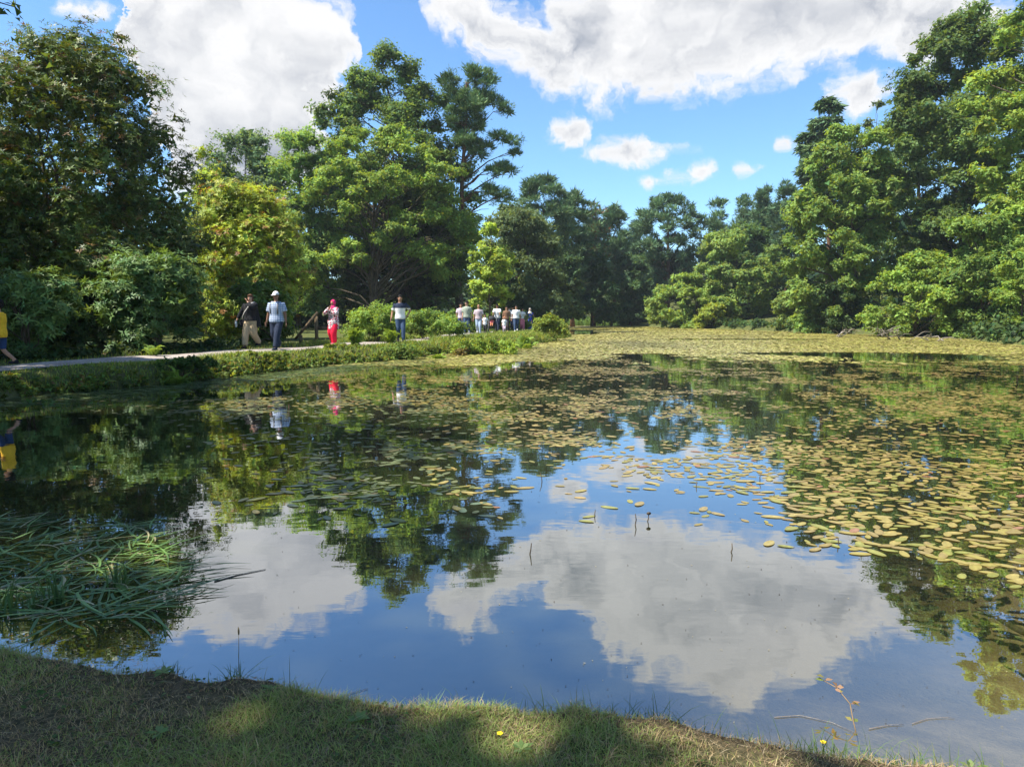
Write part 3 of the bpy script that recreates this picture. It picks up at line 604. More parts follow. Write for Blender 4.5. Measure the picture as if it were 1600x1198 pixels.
C = np.array([at(5, 20, 13.2), at(-30, 15, 13.4), at(25, 12, 13.0), at(-70, 5, 13.4), at(-20, 110, 13.5), at(-45, 150, 13.6), at(-15, 160, 13.3), at(-60, 90, 13.4)]); R = np.array([.2, .3, .12, .4, .3, .35, .2, .4])
V, F, c = clump_leaves(rng, C, R, .6, 420, .13, (.07, .12, .035), .3, 'broad')
mb = MB()
for q in C: mb.tube(limb_pts((0, 0, 8.2), q-O, rng, .06), np.linspace(.07, .008, 5), 5, caps=False)
bo = mb.build('bough', MATS['bark'], t); obj('bough_leaves', mesh_np('bough_leaves', V-O, [F], c), MATS['leaf'], bo)
# -- the wood behind the trees that can be told apart, and the low growth under them
def wood_mass(name, label, boxes, leaf, seed, base):
    rng = np.random.default_rng(seed); Vs = []; Fs = []; Cs = []; nv = 0
    for x0, x1, y0, y1, h0, h1, k, n, cr in boxes:
        x = rng.uniform(x0, x1, k); y = rng.uniform(y0, y1, k); g = ground_z(x, y); hh = rng.uniform(h0, h1, k)
        C = np.stack([x, y, g+hh*rng.random(k)**.8], 1); R = cr*rng.uniform(.6, 1.3, k)
        V, F, c = clump_leaves(rng, C, R, .65, n, leaf*cr, base, .35, 'broad'); Vs.append(V); Fs.append(F+nv); Cs.append(c); nv += len(V)
    o = obj(name, mesh_np(name, np.concatenate(Vs), [np.concatenate(Fs)], np.concatenate(Cs)), MATS['leaf'])
    return tag(o, label, kind='stuff')
wood_mass('woodland', 'dark mass of woodland closing the view behind the pond trees',
    [(-30, 75, 124, 140, 3, 15, 520, 15000, 2.2), (34, 70, 60, 120, 2, 13, 320, 9000, 2.2), (38, 60, 34, 62, 2, 12, 200, 6000, 2.0), (-42, -16, 52, 64, 2, 12, 240, 7000, 2.0), (-34, -19, 30, 52, 1, 13, 380, 10000, 1.8), (-14, 2, 70, 120, 2, 11, 240, 7000, 2.0)], .34, 81, (.036, .07, .032))
def undergrowth(name, label, lines, seed, leaf, base):
    rng = np.random.default_rng(seed); C = []; R = []
    for pts, k, spread, off, cr in lines:
        pts = np.asarray(pts, float); seg = rng.integers(0, len(pts)-1, k); t = rng.random((k, 1)); p = pts[seg]*(1-t)+pts[seg+1]*t+rng.normal(0, spread, (k, 2))
        sd = pond_sd(p[:, 0], p[:, 1]); p = p[sd > off]; r = cr*rng.uniform(.5, 1.3, len(p)); C.append(np.column_stack([p, ground_z(p[:, 0], p[:, 1])+r*.3])); R.append(r)
    C, R = np.concatenate(C), np.concatenate(R)
    V, F, c = clump_leaves(rng, C, R, .8, int(len(C)*70), leaf, base, .4, 'broad')
    return tag(obj(name, mesh_np(name, V, [F], c), MATS['leaf']), label, kind='stuff')
undergrowth('undergrowth', 'low green undergrowth along the right and far shores',
    [([(8, 115), (20, 115)], 60, 1.2, .2, .9), ([(20, 100), (25, 82), (28, 66), (31, 55), (31.5, 47), (29, 41), (27.5, 34)], 300, .8, -.15, .7), ([(34, 60), (36, 48), (33, 36)], 80, 2.0, .5, 1.0), ([(2.5, 62), (4, 80), (6, 104)], 70, .8, .1, .8)], 82, .3, (.06, .11, .035))
undergrowth('shade_plants', 'low dark plants at the foot of the rhododendrons along the footpath',
    [([(-13.6, 14.5), (-11.6, 18.6), (-10.0, 21.6), (-9.2, 24.0)], 90, .35, 2.6, .3), ([(-9, 50), (-4, 50), (0, 56)], 60, 2.0, 3, .7)], 83, .14, (.045, .08, .025))

# ------------------------------------------------------------------ plants of the left bank
def blades(P, H, W, lean, col, rng, seg=3, curl=.5):
    """tapered grass blades: P base (n,3), H length, W half width, lean horizontal direction (n,2)"""
    n = len(P); H = np.broadcast_to(H, (n,)); W = np.broadcast_to(W, (n,)); L = np.column_stack([lean, np.zeros(n)]); l = np.linalg.norm(L, axis=1)
    side = norm(np.column_stack([-lean[:, 1], lean[:, 0], np.zeros(n)])+rng.normal(0, .4, (n, 3))*np.array([1, 1, .2])); V = []; up = np.array([0, 0, 1.0])
    for k in range(seg):
        t = k/seg; c = P+up*(H*t*(1-.35*curl*t*np.clip(l, 0, 1.5)))[:, None]+L*(H*t**1.6)[:, None]; w = (W*(1-t*.75))[:, None]; V += [c-side*w, c+side*w]
    V.append(P+up*(H*(1-.5*curl*np.clip(l, 0, 1.6)))[:, None]+L*H[:, None]); m = 2*seg+1
    V = np.stack(V, 1).reshape(-1, 3); b = (np.arange(n)*m)[:, None]
    Q = np.concatenate([b+np.array([2*k, 2*k+1, 2*k+3, 2*k+2]) for k in range(seg-1)]); Tr = b+np.array([2*seg-2, 2*seg-1, 2*seg])
    return V, [Q, Tr], np.repeat(col, m, 0)
def pick(rng, n, cols, p, var=.25):
    cols = np.asarray(cols); return cols[rng.choice(len(cols), n, p=p)]*(1+var*rng.normal(0, 1, (n, 1)).clip(-1.6, 1.6))
def path_dist(x, y):
    p = np.stack([x, y], 1); return np.sqrt(((p[:, None]-path_pts[None])**2).sum(2)).min(1)
# verge grass: everywhere within a few metres of the left shore, not on the path
rng = np.random.default_rng(91)
cand = np.column_stack([rng.uniform(-13, 5.5, 420000), rng.uniform(9, 62, 420000)]); cand = cand[rng.random(len(cand)) < np.clip(16/cand[:, 1], 0, 1)**1.3*1.0]
sdv = pond_sd(cand[:, 0], cand[:, 1]); k = (sdv > -.02) & (sdv < 5.5); cand, sdv = cand[k], sdv[k]
pdv = path_dist(cand[:, 0], cand[:, 1]); k = (pdv > .72+.25*rng.random(len(cand))); cand, sdv, pdv = cand[k], sdv[k], pdv[k]
k = (sdv < 2.2) | (cand[:, 0] > -7.5) | (rng.random(len(cand)) < .15); cand, sdv, pdv = cand[k], sdv[k], pdv[k]
n = len(cand); P = np.column_stack([cand, ground_z(cand[:, 0], cand[:, 1])-.01])
edge = np.exp(-sdv/.3); H = (.07+.05*rng.random(n)+.16*edge*rng.random(n)+.08*np.clip(vnoise(cand[:, 0], cand[:, 1], 1.6), 0, 1))*np.clip(cand[:, 1]/18, .9, 1.7)
V, F, c = blades(P, H, .008*np.clip(cand[:, 1]/15, .8, 2.6), rng.normal(0, .45, (n, 2))+np.array([.25, -.3])*edge[:, None], pick(rng, n, [(.18, .275, .055), (.26, .32, .06), (.32, .29, .09), (.11, .19, .04)], [.4, .3, .15, .15]), rng, 2)
tag(obj('verge_grass', mesh_np('verge_grass', V, F, c), MATS['blade']), 'short sunny grass on the verge of the left bank', kind='stuff')
# hanging growth on the face of the left bank
sh = SHORE[(SHORE[:, 0] < 5) & (SHORE[:, 1] > 8) & (SHORE[:, 1] < 56)]; k = 1100; i = rng.integers(0, len(sh)-1, k); t = rng.random((k, 1)); C = sh[i]*(1-t)+sh[i+1]*t+rng.normal(0, .12, (k, 2))
C = np.column_stack([C, np.maximum(ground_z(C[:, 0], C[:, 1]), .02)+rng.uniform(0, .12, k)]); V, F, c = clump_leaves(rng, C, rng.uniform(.04, .12, k), .7, 26000, 0.085, (.15, .215, .045), .45, 'broad', (.2, .14, .05), .12)
tag(obj('bank_herbs', mesh_np('bank_herbs', V, [F], c), MATS['leaf']), 'leafy herbs and moss overhanging the edge of the left bank', kind='stuff')

def frond_mesh(seed, L=.75):
    rng = np.random.default_rng(seed); k = 15; t = np.linspace(.12, 1, k); x = L*(t-.12*t**3)*.72; z = L*(.95*t-.75*t**2.2)
    P = np.column_stack([x, np.zeros(k), z]); Ps = np.repeat(P, 2, 0); sgn = np.tile([1, -1], k); n = 2*k
    A = np.column_stack([np.full(n, .35), sgn, np.full(n, -.12)])+rng.normal(0, .08, (n, 3)); ln = L*.26*np.repeat(np.sin(np.clip(t*1.05, 0, 1)*math.pi)**.6*(1.05-t*.75)+.05, 2)
    V, F, c = leaves(Ps, np.tile([-.3, 0, 1.0], (n, 1)), A, ln, ln*.17+.006, pick(rng, n, [(.22, .33, .06)], [1], .12), .02)
    m = MB(); m.tube(np.column_stack([x, 0*x, z-.004]), np.linspace(.008, .002, k), 3, caps=False); Vr = np.concatenate(m.V)
    return mesh_np('frond', np.concatenate([V, Vr]), [F, np.array(m.F[4])+len(V)], np.concatenate([c, np.tile([(.12, .13, .04)], (len(Vr), 1))]))
FRONDS = [frond_mesh(s) for s in (1, 2, 3)]
for f in FRONDS: f.materials.append(MATS['blade'])
def fern(label, px, py, Y=None, size=1.0, n=15, seed=0, z=.4):
    rng = random.Random(seed); p = on(px, py, z) if Y is None else at(px, py, Y); gz = float(ground_z(p[0], p[1]))
    r = empty('fern', (p[0], p[1], gz-.02), 0, label, 'fern', 'ferns on the left bank')
    for i in range(n):
        o = bpy.data.objects.new('frond', FRONDS[i % 3]); link(o, r); s = size*rng.uniform(.75, 1.2)
        o.rotation_euler = (rng.uniform(-.15, .15), rng.uniform(-.95, -.1), i*6.283/n+rng.uniform(-.3, .3)); o.scale = (s, s, s*rng.uniform(.9, 1.25))
fern('shaded fern tuft on the bank left of the couple', 272, 572, size=0.98, seed=1)
fern('tall fern right of the red-scarfed woman', 556, 545, size=1.23, seed=2)
fern('large arching fern on the mound left of the man in navy and white', 585, 530, size=1.76, n=20, seed=3)
fern('pale green fern standing at the water below the hedge', 684, 543, size=1.43, seed=4)
fern('fern at the water below the woman in the blue dress', 820, 531, size=1.76, n=18, seed=5)
fern('small fern beside the gravel path in front of the dark rhododendron', 240, 560, size=0.78, n=9, seed=6)
fern('fern at the front of the mound beside the path', 610, 540, size=1.30, seed=7)
def shrub(name, label, px, py, w, h, n, leaf, base, seed, Y=None, flat=.8, group=None, tip=None, z=.4, depth=.8):
    """low leafy plant: base at pixel (px,py), w and h in metres"""
    rng = np.random.default_rng(seed); p = on(px, py, z) if Y is None else at(px, py, Y); gz = float(ground_z(p[0], p[1])); k = max(10, int(14*w))
    C = np.column_stack([rng.uniform(-.5, .5, k)*w*.85, rng.uniform(-.5, .5, k)*w*depth*.8, np.zeros(k)]); prof = np.sqrt(np.clip(1-(C[:, 0]/w*2)**2*.8, .05, 1))
    C[:, 2] = h*prof*rng.uniform(.25, .85, k); R = np.full(k, min(.3*h, .34*w))*rng.uniform(.7, 1.2, k)
    V, F, c = clump_leaves(rng, C, R, flat, n, leaf, base, .35, 'broad', tip, .05 if tip else 0)
    r = empty(name, (p[0], p[1], gz), 0, label, 'plant' if h < 1.1 else 'bush', group); V[:, 2] = np.maximum(V[:, 2], -.1); obj('foliage', mesh_np('foliage', V, [F], c), MATS['leaf'], r)
    mb = MB()
    for i in range(min(k, 14)): mb.tube(limb_pts((C[i][0]*.3, C[i][1]*.3, -.02), C[i]+np.array([0, 0, R[i]*.6]), rng, .02, 4), np.linspace(.014, .004, 4), 4, caps=False)
    mb.build('stem', MATS['bark'], r)
shrub('leafy_hedge', 'long bright green hedge of tall herbs behind the path, left stretch', 668, 531, 3.4, 1.38, 15000, .10, (0.182, 0.283, 0.062), 101, Y=32.5)
shrub('leafy_hedge', 'tall herb hedge behind the path right of the walking pair', 722, 524, 2.6, 1.50, 9000, .12, (0.154, 0.260, 0.059), 102, Y=44.6)
shrub('leafy_hedge', 'herb hedge behind the pushchair group at the end of the path', 790, 517, 4.0, 1.49, 9000, .14, (0.134, 0.235, 0.059), 103, Y=52)
shrub('fern_mound', 'rounded bright green mound right of the red-scarfed woman', 583, 528, 2.3, 1.56, 15000, .085, (0.216, 0.325, 0.066), 104, Y=29)
shrub('bank_shrub', 'leafy plant with dark gaps on the bank below the man in navy and white', 625, 553, 1.5, 0.65, 4200, .08, (0.155, 0.233, 0.052), 105, z=.2)
shrub('bank_shrub', 'broad bright shrub on the water edge below the pushchair', 757, 545, 2.5, 1.19, 11000, .095, (0.223, 0.319, 0.052), 106, z=.2)
shrub('bank_shrub', 'last rounded yellow-green shrub at the tip of the left bank', 858, 527, 2.0, 1.32, 8500, .12, (0.225, 0.290, 0.051), 107, z=.2)
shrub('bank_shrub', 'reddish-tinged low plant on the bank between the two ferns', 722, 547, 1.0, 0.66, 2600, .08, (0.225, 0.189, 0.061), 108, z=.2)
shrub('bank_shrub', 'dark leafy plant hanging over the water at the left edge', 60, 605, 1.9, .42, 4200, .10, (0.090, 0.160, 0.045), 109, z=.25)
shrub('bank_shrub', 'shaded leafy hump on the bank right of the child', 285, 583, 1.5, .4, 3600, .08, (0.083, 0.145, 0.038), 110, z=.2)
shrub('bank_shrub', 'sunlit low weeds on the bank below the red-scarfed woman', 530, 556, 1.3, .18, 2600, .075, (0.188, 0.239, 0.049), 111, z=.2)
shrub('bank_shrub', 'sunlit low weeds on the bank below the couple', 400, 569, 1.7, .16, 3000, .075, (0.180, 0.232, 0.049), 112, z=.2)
# reeds at the far end of the pond
rng = np.random.default_rng(92); n = 7000; P = np.column_stack([rng.uniform(6.5, 21, n), rng.uniform(107, 114.5, n), np.zeros(n)])
V, F, c = blades(P, rng.uniform(.7, 1.4, n), .05, rng.normal(0, .12, (n, 2)), pick(rng, n, [(.16, .27, .09), (.2, .3, .085)], [.6, .4], .15), rng, 2)
tag(obj('far_reeds', mesh_np('far_reeds', V, F, c), MATS['blade']), 'band of pale green reeds at the far end of the pond', kind='stuff')
# wooden handrail beside the path
hp = at(495, 536, 28.2); hz = float(ground_z(hp[0], hp[1])); hr = empty('handrail', (hp[0], hp[1], hz), 0, 'short weathered wooden handrail sloping down left of the red-scarfed woman', 'handrail')
MB().box((0, 0, .52), (.055, .055, .56)).build('post', MATS['timber'], hr, False)
MB().box((-.62, -.05, .14), (.055, .055, .2)).build('post', MATS['timber'], hr, False)
Ry = lambda a: np.array([[math.cos(a), 0, math.sin(a)], [0, 1, 0], [-math.sin(a), 0, math.cos(a)]])
MB().box((-.36, -.12, .70), (.70, .03, .05), Ry(-.86)).build('rail', MATS['timber'], hr, False)
MB().box((-.09, .0, .12), (.2, .05, .05), Ry(-.8)).build('brace', MATS['timber'], hr, False)
MB().box((.35, .02, .62), (.32, .03, .055), Ry(-.05)).build('rail', MATS['timber'], hr, False)
# dead branches lying in the water off the right bank
def deadwood(label, px, py, w, h, k, seed):
    rng = np.random.default_rng(seed); p = on(px, py, 0); r = empty('dead_branch', (p[0], p[1], -.05), 0, label, 'branch', 'dead branches in the water'); mb = MB(); main = []
    for i in range(3):
        a = np.array([rng.uniform(-.5, .1)*w, rng.normal(0, .4), 0]); b = a+np.array([rng.uniform(.3, .9)*w*rng.choice([-1, 1, 1]), rng.normal(0, .6), h*rng.uniform(.3, 1)]); pts = limb_pts(a, b, rng, .18, 7); main.append(pts); MB().tube(pts, np.linspace(.05, .014, 7), 6).build('limb', MATS['deadwood'], r)
    for i in range(k):
        q = main[rng.integers(0, 3)][rng.integers(1, 7)]; e_ = q+np.array([rng.normal(0, .3*w), rng.normal(0, .4), rng.uniform(-.3, .8)*h]); e_[2] = max(e_[2], -.05); MB().tube(limb_pts(q, e_, rng, .15, 5), np.linspace(.024, .006, 5), 5).build('twig', MATS['deadwood'], r)
deadwood('bleached dead branch in the water below the oak', 1312, 526, 2.0, .45, 9, 121)
deadwood('tangle of bleached dead branches below the bright bush', 1405, 531, 2.2, 1.0, 22, 122)
deadwood('low dead branches at the water right of the branch tangle', 1478, 533, 1.5, .35, 8, 123)

# ------------------------------------------------------------------ people
def cloth(name, color, rough=.85, var=.12): return plain(name, color, rough, .15, var, 14.0, .15)
cloth('skin_light', (.50, .30, .21), .55); cloth('skin_tan', (.36, .20, .125), .55); cloth('skin_brown', (.22, .12, .075), .55)
for nm, c_ in dict(white=(.74, .74, .74), black=(.016, .016, .018), navy=(.025, .034, .06), denim=(.045, .075, .14), jeans_light=(.28, .36, .46), khaki=(.40, .31, .19), yellow=(.80, .46, .03), red=(.68, .012, .045), pink=(.66, .03, .15),
                   rose=(.62, .19, .22), brown=(.24, .13, .075), sage=(.30, .34, .27), mauve=(.46, .38, .40), lilac=(.56, .45, .52), royal=(.03, .06, .42), grey=(.13, .13, .14), hair_black=(.013, .011, .010), hair_brown=(.085, .04, .02), scarf_pale=(.62, .58, .52), teal=(.2, .36, .4), blue_shorts=(.03, .055, .13), dark=(.03, .03, .032), orange=(.5, .2, .1), clear=(.55, .62, .64), eye=(.01, .008, .008), lip=(.33, .12, .10)).items(): cloth(nm, c_)
m, T, out = new_mat('check_shirt'); tc = T.node('ShaderNodeTexCoord').outputs['Object']; X, Y_, Z = T.sep(tc)
f = T.m('MAXIMUM', T.m('GREATER_THAN', T.m('FRACT', T.m('MULTIPLY', X, 16.0)), .68), T.m('GREATER_THAN', T.m('FRACT', T.m('MULTIPLY', Z, 16.0)), .66))
T.l.new(bsdf(T, T.mix(f, (.46, .51, .60), (.20, .27, .41)), .85, .15), out.inputs[0])
m, T, out = new_mat('floral'); tc = T.node('ShaderNodeTexCoord').outputs['Object']; v = T.node('ShaderNodeTexVoronoi'); T.put(v.inputs['Vector'], tc); v.inputs['Scale'].default_value = 15
sx = T.sep(v.outputs['Color']); c = T.mix(T.smooth(v.outputs['Distance'], .5, .44), (.62, .53, .53), T.mix(T.m('GREATER_THAN', sx[0], .45), (.06, .05, .06), (.55, .04, .10)))
T.l.new(bsdf(T, c, .85, .15), out.inputs[0])
m, T, out = new_mat('two_tone'); Z = T.sep(T.node('ShaderNodeTexCoord').outputs['Object'])[2]
T.l.new(bsdf(T, T.mix(T.m('GREATER_THAN', Z, 1.27), (.76, .76, .76), (.03, .04, .07)), .85, .15), out.inputs[0])
m, T, out = new_mat('stripe_top'); Z = T.sep(T.node('ShaderNodeTexCoord').outputs['Object'])[2]
T.l.new(bsdf(T, T.mix(T.m('GREATER_THAN', T.m('FRACT', T.m('MULTIPLY', Z, 9.0)), .8), (.24, .13, .075), (.08, .05, .04)), .85, .15), out.inputs[0])
BAKE = []
def ik(a, c, l1, l2, hint):
    a, c, hint = np.asarray(a, float), np.asarray(c, float), np.asarray(hint, float); d = c-a; D = min(np.linalg.norm(d), (l1+l2)*.995); u = norm(d); c = a+u*D
    x = (l1*l1-l2*l2+D*D)/(2*D); h = math.sqrt(max(l1*l1-x*x, 0)); hp = hint-u*np.dot(hint, u); return a+u*x+norm(hp)*h, c
def chain(pts, rad, k=3):
    """resample a bent limb so that joints are rounded"""
    pts = np.asarray(pts, float); t = np.linspace(0, len(pts)-1, (len(pts)-1)*k*2+1); P = np.stack([np.interp(t, range(len(pts)), pts[:, i]) for i in range(3)], 1); r = np.interp(t, range(len(pts)), rad)
    Q = P.copy(); Q[1:-1] = (P[:-2]+2*P[1:-1]+P[2:])/4; return Q, r
def person(label, px, py, Y, h, heading, pose, top, legs, hair, skin='skin_tan', shoes='dark', build=1.0, turn=0.0, tilt=0.0, extras=None, voxel=.028, basez=None, cat='person', group=None, child=False):
    """pose: dict la, ra ankles; lw, rw wrists (local metres for a 1.75 m body facing -y, right hand at -x)"""
    p = at(px, py, Y); gz = (max(float(ground_z(p[0], p[1])), 0)+.035) if basez is None else basez; s = h/1.75
    root = empty('person', (p[0], p[1], gz), math.radians(heading), label, cat, group); root.scale = (s, s, s)
    hd = 1.22 if child else 1.0; b = build; sit = pose.get('sit', 0.0)
    hips = {k: np.array([sx*.092*b, 0, .90-sit]) for k, sx in (('l', 1), ('r', -1))}; sho = {k: np.array([sx*.185*b**.7, .01, 1.405-sit]) for k, sx in (('l', 1), ('r', -1))}
    leg, arm = {}, {}
    for k in 'lr':
        kn, an = ik(hips[k], pose[k+'a'], .425, .42, (0, -1, .1)); leg[k] = (hips[k], kn, an)
        eb, wr = ik(sho[k], pose[k+'w'], .29, .26, pose.get(k+'e', (.25 if k == 'l' else -.25, .9, -.4))); arm[k] = (sho[k], eb, wr)
    rings = [(.80, .13, .105), (.88, .172, .122), (.95, .165, .118), (1.06, .142, .102), (1.18, .155, .112), (1.29, .172, .118), (1.38, .172, .102), (1.43, .13, .082), (1.465, .07, .062)]
    def torso(mb, z0, z1, inf, k=16, flare=0.0):
        zz = [z for z in np.linspace(z0, z1, 12)]; rz = [r_[0] for r_ in rings]
        rx = [np.interp(z, rz, [r_[1] for r_ in rings])*b+inf+flare*max(0, (1.05-z)) for z in zz]; ry = [np.interp(z, rz, [r_[2] for r_ in rings])*b**1.25+inf+flare*max(0, 1.05-z) for z in zz]
        mb.tube([(0, 0, z-sit) for z in zz], rx, k, ry)
    hc = np.array([0, -.012, 1.625-sit+(hd-1)*.1]); ct, st, cl, sl = math.cos(math.radians(turn)), math.sin(math.radians(turn)), math.cos(math.radians(tilt)), math.sin(math.radians(tilt))
    HR = np.array([[ct, -st, 0], [st, ct, 0], [0, 0, 1]]) @ np.array([[1, 0, 0], [0, cl, -sl], [0, sl, cl]]); HP = lambda x, y, z: hc+HR @ (np.array([x, y, z])*hd)
    bd = MB(); torso(bd, .80, 1.465, -.004); bd.tube([(0, .01, 1.42-sit), (0, 0, 1.50-sit), hc-np.array([0, -.012, .06])], [.065, .056, .058], 10)
    bd.ell(hc+HR @ np.array([0, .012, .02])*hd, (.074*hd, .094*hd, .10*hd), 14, 10, HR); bd.ell(HP(0, -.02, -.045), (.056*hd, .068*hd, .068*hd), 12, 8, HR)
    bd.ell(HP(0, -.094, -.012), (.014*hd, .02*hd, .026*hd), 8, 6, HR)
    for sx in (-1, 1): bd.ell(HP(sx*.078, .012, -.01), (.012*hd, .02*hd, .032*hd), 8, 6, HR)
    fing = MB()
    for k in 'lr':
        P, r = chain(arm[k], [.050*b, .041*b, .029]); bd.tube(P, r, 10)
        P, r = chain(leg[k], [.088*b, .058*b, .040]); bd.tube(P, r, 10); an = leg[k][2]; bd.ell(an+np.array([0, -.06, -.035]), (.04, .115, .04), 10, 6)
        w = arm[k][2]; d = norm(arm[k][2]-arm[k][1]); sx = 1 if k == 'l' else -1; lat = norm(np.cross(d, np.array([sx, .2, 0.])));  nrm_ = norm(np.cross(d, lat))
        bd.tube([w-d*.02, w+d*.05, w+d*.095], [.026, .036, .034], 8, [.02, .017, .014], updir=lat)
        for q, (o_, ln) in enumerate(((-.027, .062), (-.009, .074), (.009, .070), (.026, .055))):
            a0 = w+d*.085+lat*o_; in_ = np.array([-sx*.35, -.1, 0]); a1 = a0+d*ln*.5; a2 = a1+norm(d+in_*.8)*ln*.35; a3 = a2+norm(d+in_*1.8)*ln*.28; fing.tube([a0-d*.02, a1, a2, a3], [.0095, .009, .008, .006], 6)
        a0 = w+d*.03-lat*.03; fing.tube([a0, a0+norm(d*.8-lat*.7)*.035, a0+norm(d*.9-lat*.5)*.062], [.011, .010, .007], 6)
    body = bd.build('body', MATS[skin], root); BAKE.append((body, voxel*.95, fing))
    for sx in (-1, 1): MB().ell(HP(sx*.03, -.084, .012), (.011*hd, .008*hd, .008*hd), 8, 6, HR).build('eye', MATS['eye'], root)
    MB().ell(HP(0, -.083, -.052), (.022*hd, .008*hd, .007*hd), 8, 6, HR).build('mouth', MATS['lip'], root)
    # top: dict(mat, sleeve 0..2, hem, loose)
    if top:
        mb = MB(); torso(mb, top.get('hem', .88), 1.46, .014+top.get('loose', .008), 16, top.get('flare', .0)); sl_ = top.get('sleeve', .8)
        for k in 'lr':
            A = [arm[k][0]+np.array([(-.03 if k == 'l' else .03), 0, .01])]; seq = arm[k]
            q = seq[0]+(seq[1]-seq[0])*min(sl_, 1); A.append(q); rr = [.068*b, .064*b if sl_ <= 1 else .058*b]
            if sl_ > 1: A.append(seq[1]+(seq[2]-seq[1])*(sl_-1)); rr.append(.046)
            P, r = chain(A, rr); mb.tube(P, r+top.get('loose', .008)*.6, 10)
        BAKE.append((mb.build(top.get('name', 'shirt'), MATS[top['mat']], root), voxel, None))
    if legs:
        kind_ = legs.get('kind', 'trousers'); mb = MB()
        if kind_ == 'dress':
            f_ = np.linspace(0, 1, 8); mb.tube([(0, 0, 1.02-sit-z*(1.02-legs.get('hem', .1))) for z in f_], .16*b+f_*legs.get('flare', .12), 18, .12*b+f_*legs.get('flare', .12)*.85)
        else:
            torso(mb, .80, .99, .012)
            for k in 'lr':
                end = legs.get('len', .97); A, B_, C_ = leg[k]; w_ = legs.get('w', 1.0)
                pts = [A, B_, B_+(C_-B_)*min(end, 1)] if end > .3 else [A, A+(B_-A)*.55, A+(B_-A)*.95]; P, r = chain(pts, [.105*b, .076*b*w_, .062*w_*max(b, 1)]); mb.tube(P, r, 12)
        BAKE.append((mb.build({'dress': 'skirt'}.get(kind_, 'trousers'), MATS[legs['mat']], root), voxel, None))
    for k in 'lr':
        an = leg[k][2]; mb = MB(); mb.ell(an+np.array([0, -.065, -.035]), (.048, .135, .038), 12, 6); mb.ell(an+np.array([0, -.0, -.01]), (.047, .055, .05), 10, 6); mb.box(an+np.array([0, -.062, -.066]), (.042, .122, .012)); mb.build('shoe', MATS[shoes], root)
    hk, hm = hair
    if hk in ('short', 'cap', 'fringe'):
        mb = MB(); mb.ell(HP(0, .024, .038), (.083*hd, .100*hd, .096*hd), 16, 8, HR, zmin=-.15); mb.ell(HP(0, .05, -.0), (.078*hd, .068*hd, .085*hd), 14, 8, HR)
        if hk == 'fringe': mb.ell(HP(0, -.05, .075), (.07*hd, .05*hd, .035*hd), 12, 6, HR); mb.ell(HP(0, .05, -.06), (.088*hd, .06*hd, .07*hd), 12, 6, HR); [mb.ell(HP(sx*.075, .02, -.035), (.022*hd, .05*hd, .07*hd), 10, 6, HR) for sx in (-1, 1)]
        mb.build('hair', MATS[hm if hk != 'cap' else 'hair_black'], root)
        if hk == 'cap':
            mb = MB(); mb.ell(HP(0, .012, .045), (.094*hd, .112*hd, .105*hd), 18, 8, HR, zmin=0.0); cp = mb.build('cap', MATS[hm], root)
            MB().ell(HP(0, -.125, .05), (.072*hd, .085*hd, .010*hd), 14, 6, HR).build('cap_peak', MATS[hm], root)
    elif hk == 'long':
        mb = MB(); mb.ell(HP(0, .024, .038), (.084*hd, .100*hd, .096*hd), 16, 8, HR, zmin=-.15); mb.tube([HP(0, .045, .06), HP(0, .065, -.05), HP(0, .07, -.17), HP(0, .06, -.25)], [.075*hd, .085*hd, .08*hd, .05*hd], 12, [.05*hd, .05*hd, .04*hd, .025*hd]); mb.build('hair', MATS[hm], root)
    elif hk == 'scarf':
        mb = MB(); mb.ell(HP(0, .02, .028), (.094*hd, .112*hd, .116*hd), 16, 10, HR); n0 = len(mb.V[0]); V = mb.V[0]; loc = (V-hc) @ HR; face = (loc[:, 1] < -.055*hd) & (np.abs(loc[:, 0]) < .062*hd) & (loc[:, 2] < .075*hd); V[face] += HR @ np.array([0, .075*hd, 0])
        mb.tube([(0, .01, 1.56-sit), (0, .0, 1.48-sit), (0, -.01, 1.40-sit), (0, -.02, 1.30-sit)], [.075, .11, .17, .19], 16, [.08, .10, .13, .12]); mb.build('head_scarf', MATS[hm], root)
    if extras: extras(root, arm, leg, HP, s)
    return root
def walk(f=1, st=.26, lift=.1): return dict(la=(.085, -st*f, .085), ra=(-.085, st*f, .085+lift)) if f > 0 else dict(la=(.085, st, .085+lift), ra=(-.085, -st, .085))
HANG = dict(lw=(.27, -.06, .86), rw=(-.27, .0, .86)); G = 'walkers on the footpath'
def P_(base, **kw): d = dict(base); d.update(kw); return d
# nearest first
person('child in yellow T-shirt and blue shorts cut off by the left edge', 4, 580, 14.3, 1.36, -82, P_(walk(1, .3), lw=(.2, -.24, 1.08), rw=(-.16, -.26, 1.12), le=(.2, 1, -.2)), dict(mat='yellow', sleeve=.75, hem=.80, loose=.025), dict(mat='blue_shorts', len=.2, w=1.25), ('short', 'hair_black'), 'skin_tan', 'black', 1.0, child=True, group=G, voxel=.018)
def woman_extra(root, arm, leg, HP, s):
    pass
w = person('woman in black top and khaki trousers holding a hand to her face', 394, 548, 22.3, 1.72, -14, P_(walk(-1, .27), rw=(-.50, -.02, .93), lw=(.03, -.19, 1.50), le=(.8, -.2, -.7)), dict(mat='black', sleeve=1.8, hem=.90, loose=.02), dict(mat='khaki', len=.93, w=1.25), ('fringe', 'hair_brown'), 'skin_light', 'black', 1.18, turn=14, group=G, voxel=.018)
def cape(root):
    mb = MB(); f_ = np.linspace(0, 1, 6)
    for sx in (-1, 1): mb.tube([(sx*(.20+.05*t), .05, 1.25-.55*t) for t in f_], .035+.035*f_, 8, .06+.04*f_)
    BAKE.append((mb.build('cardigan', MATS['black'], root), .016, None))
cape(w)
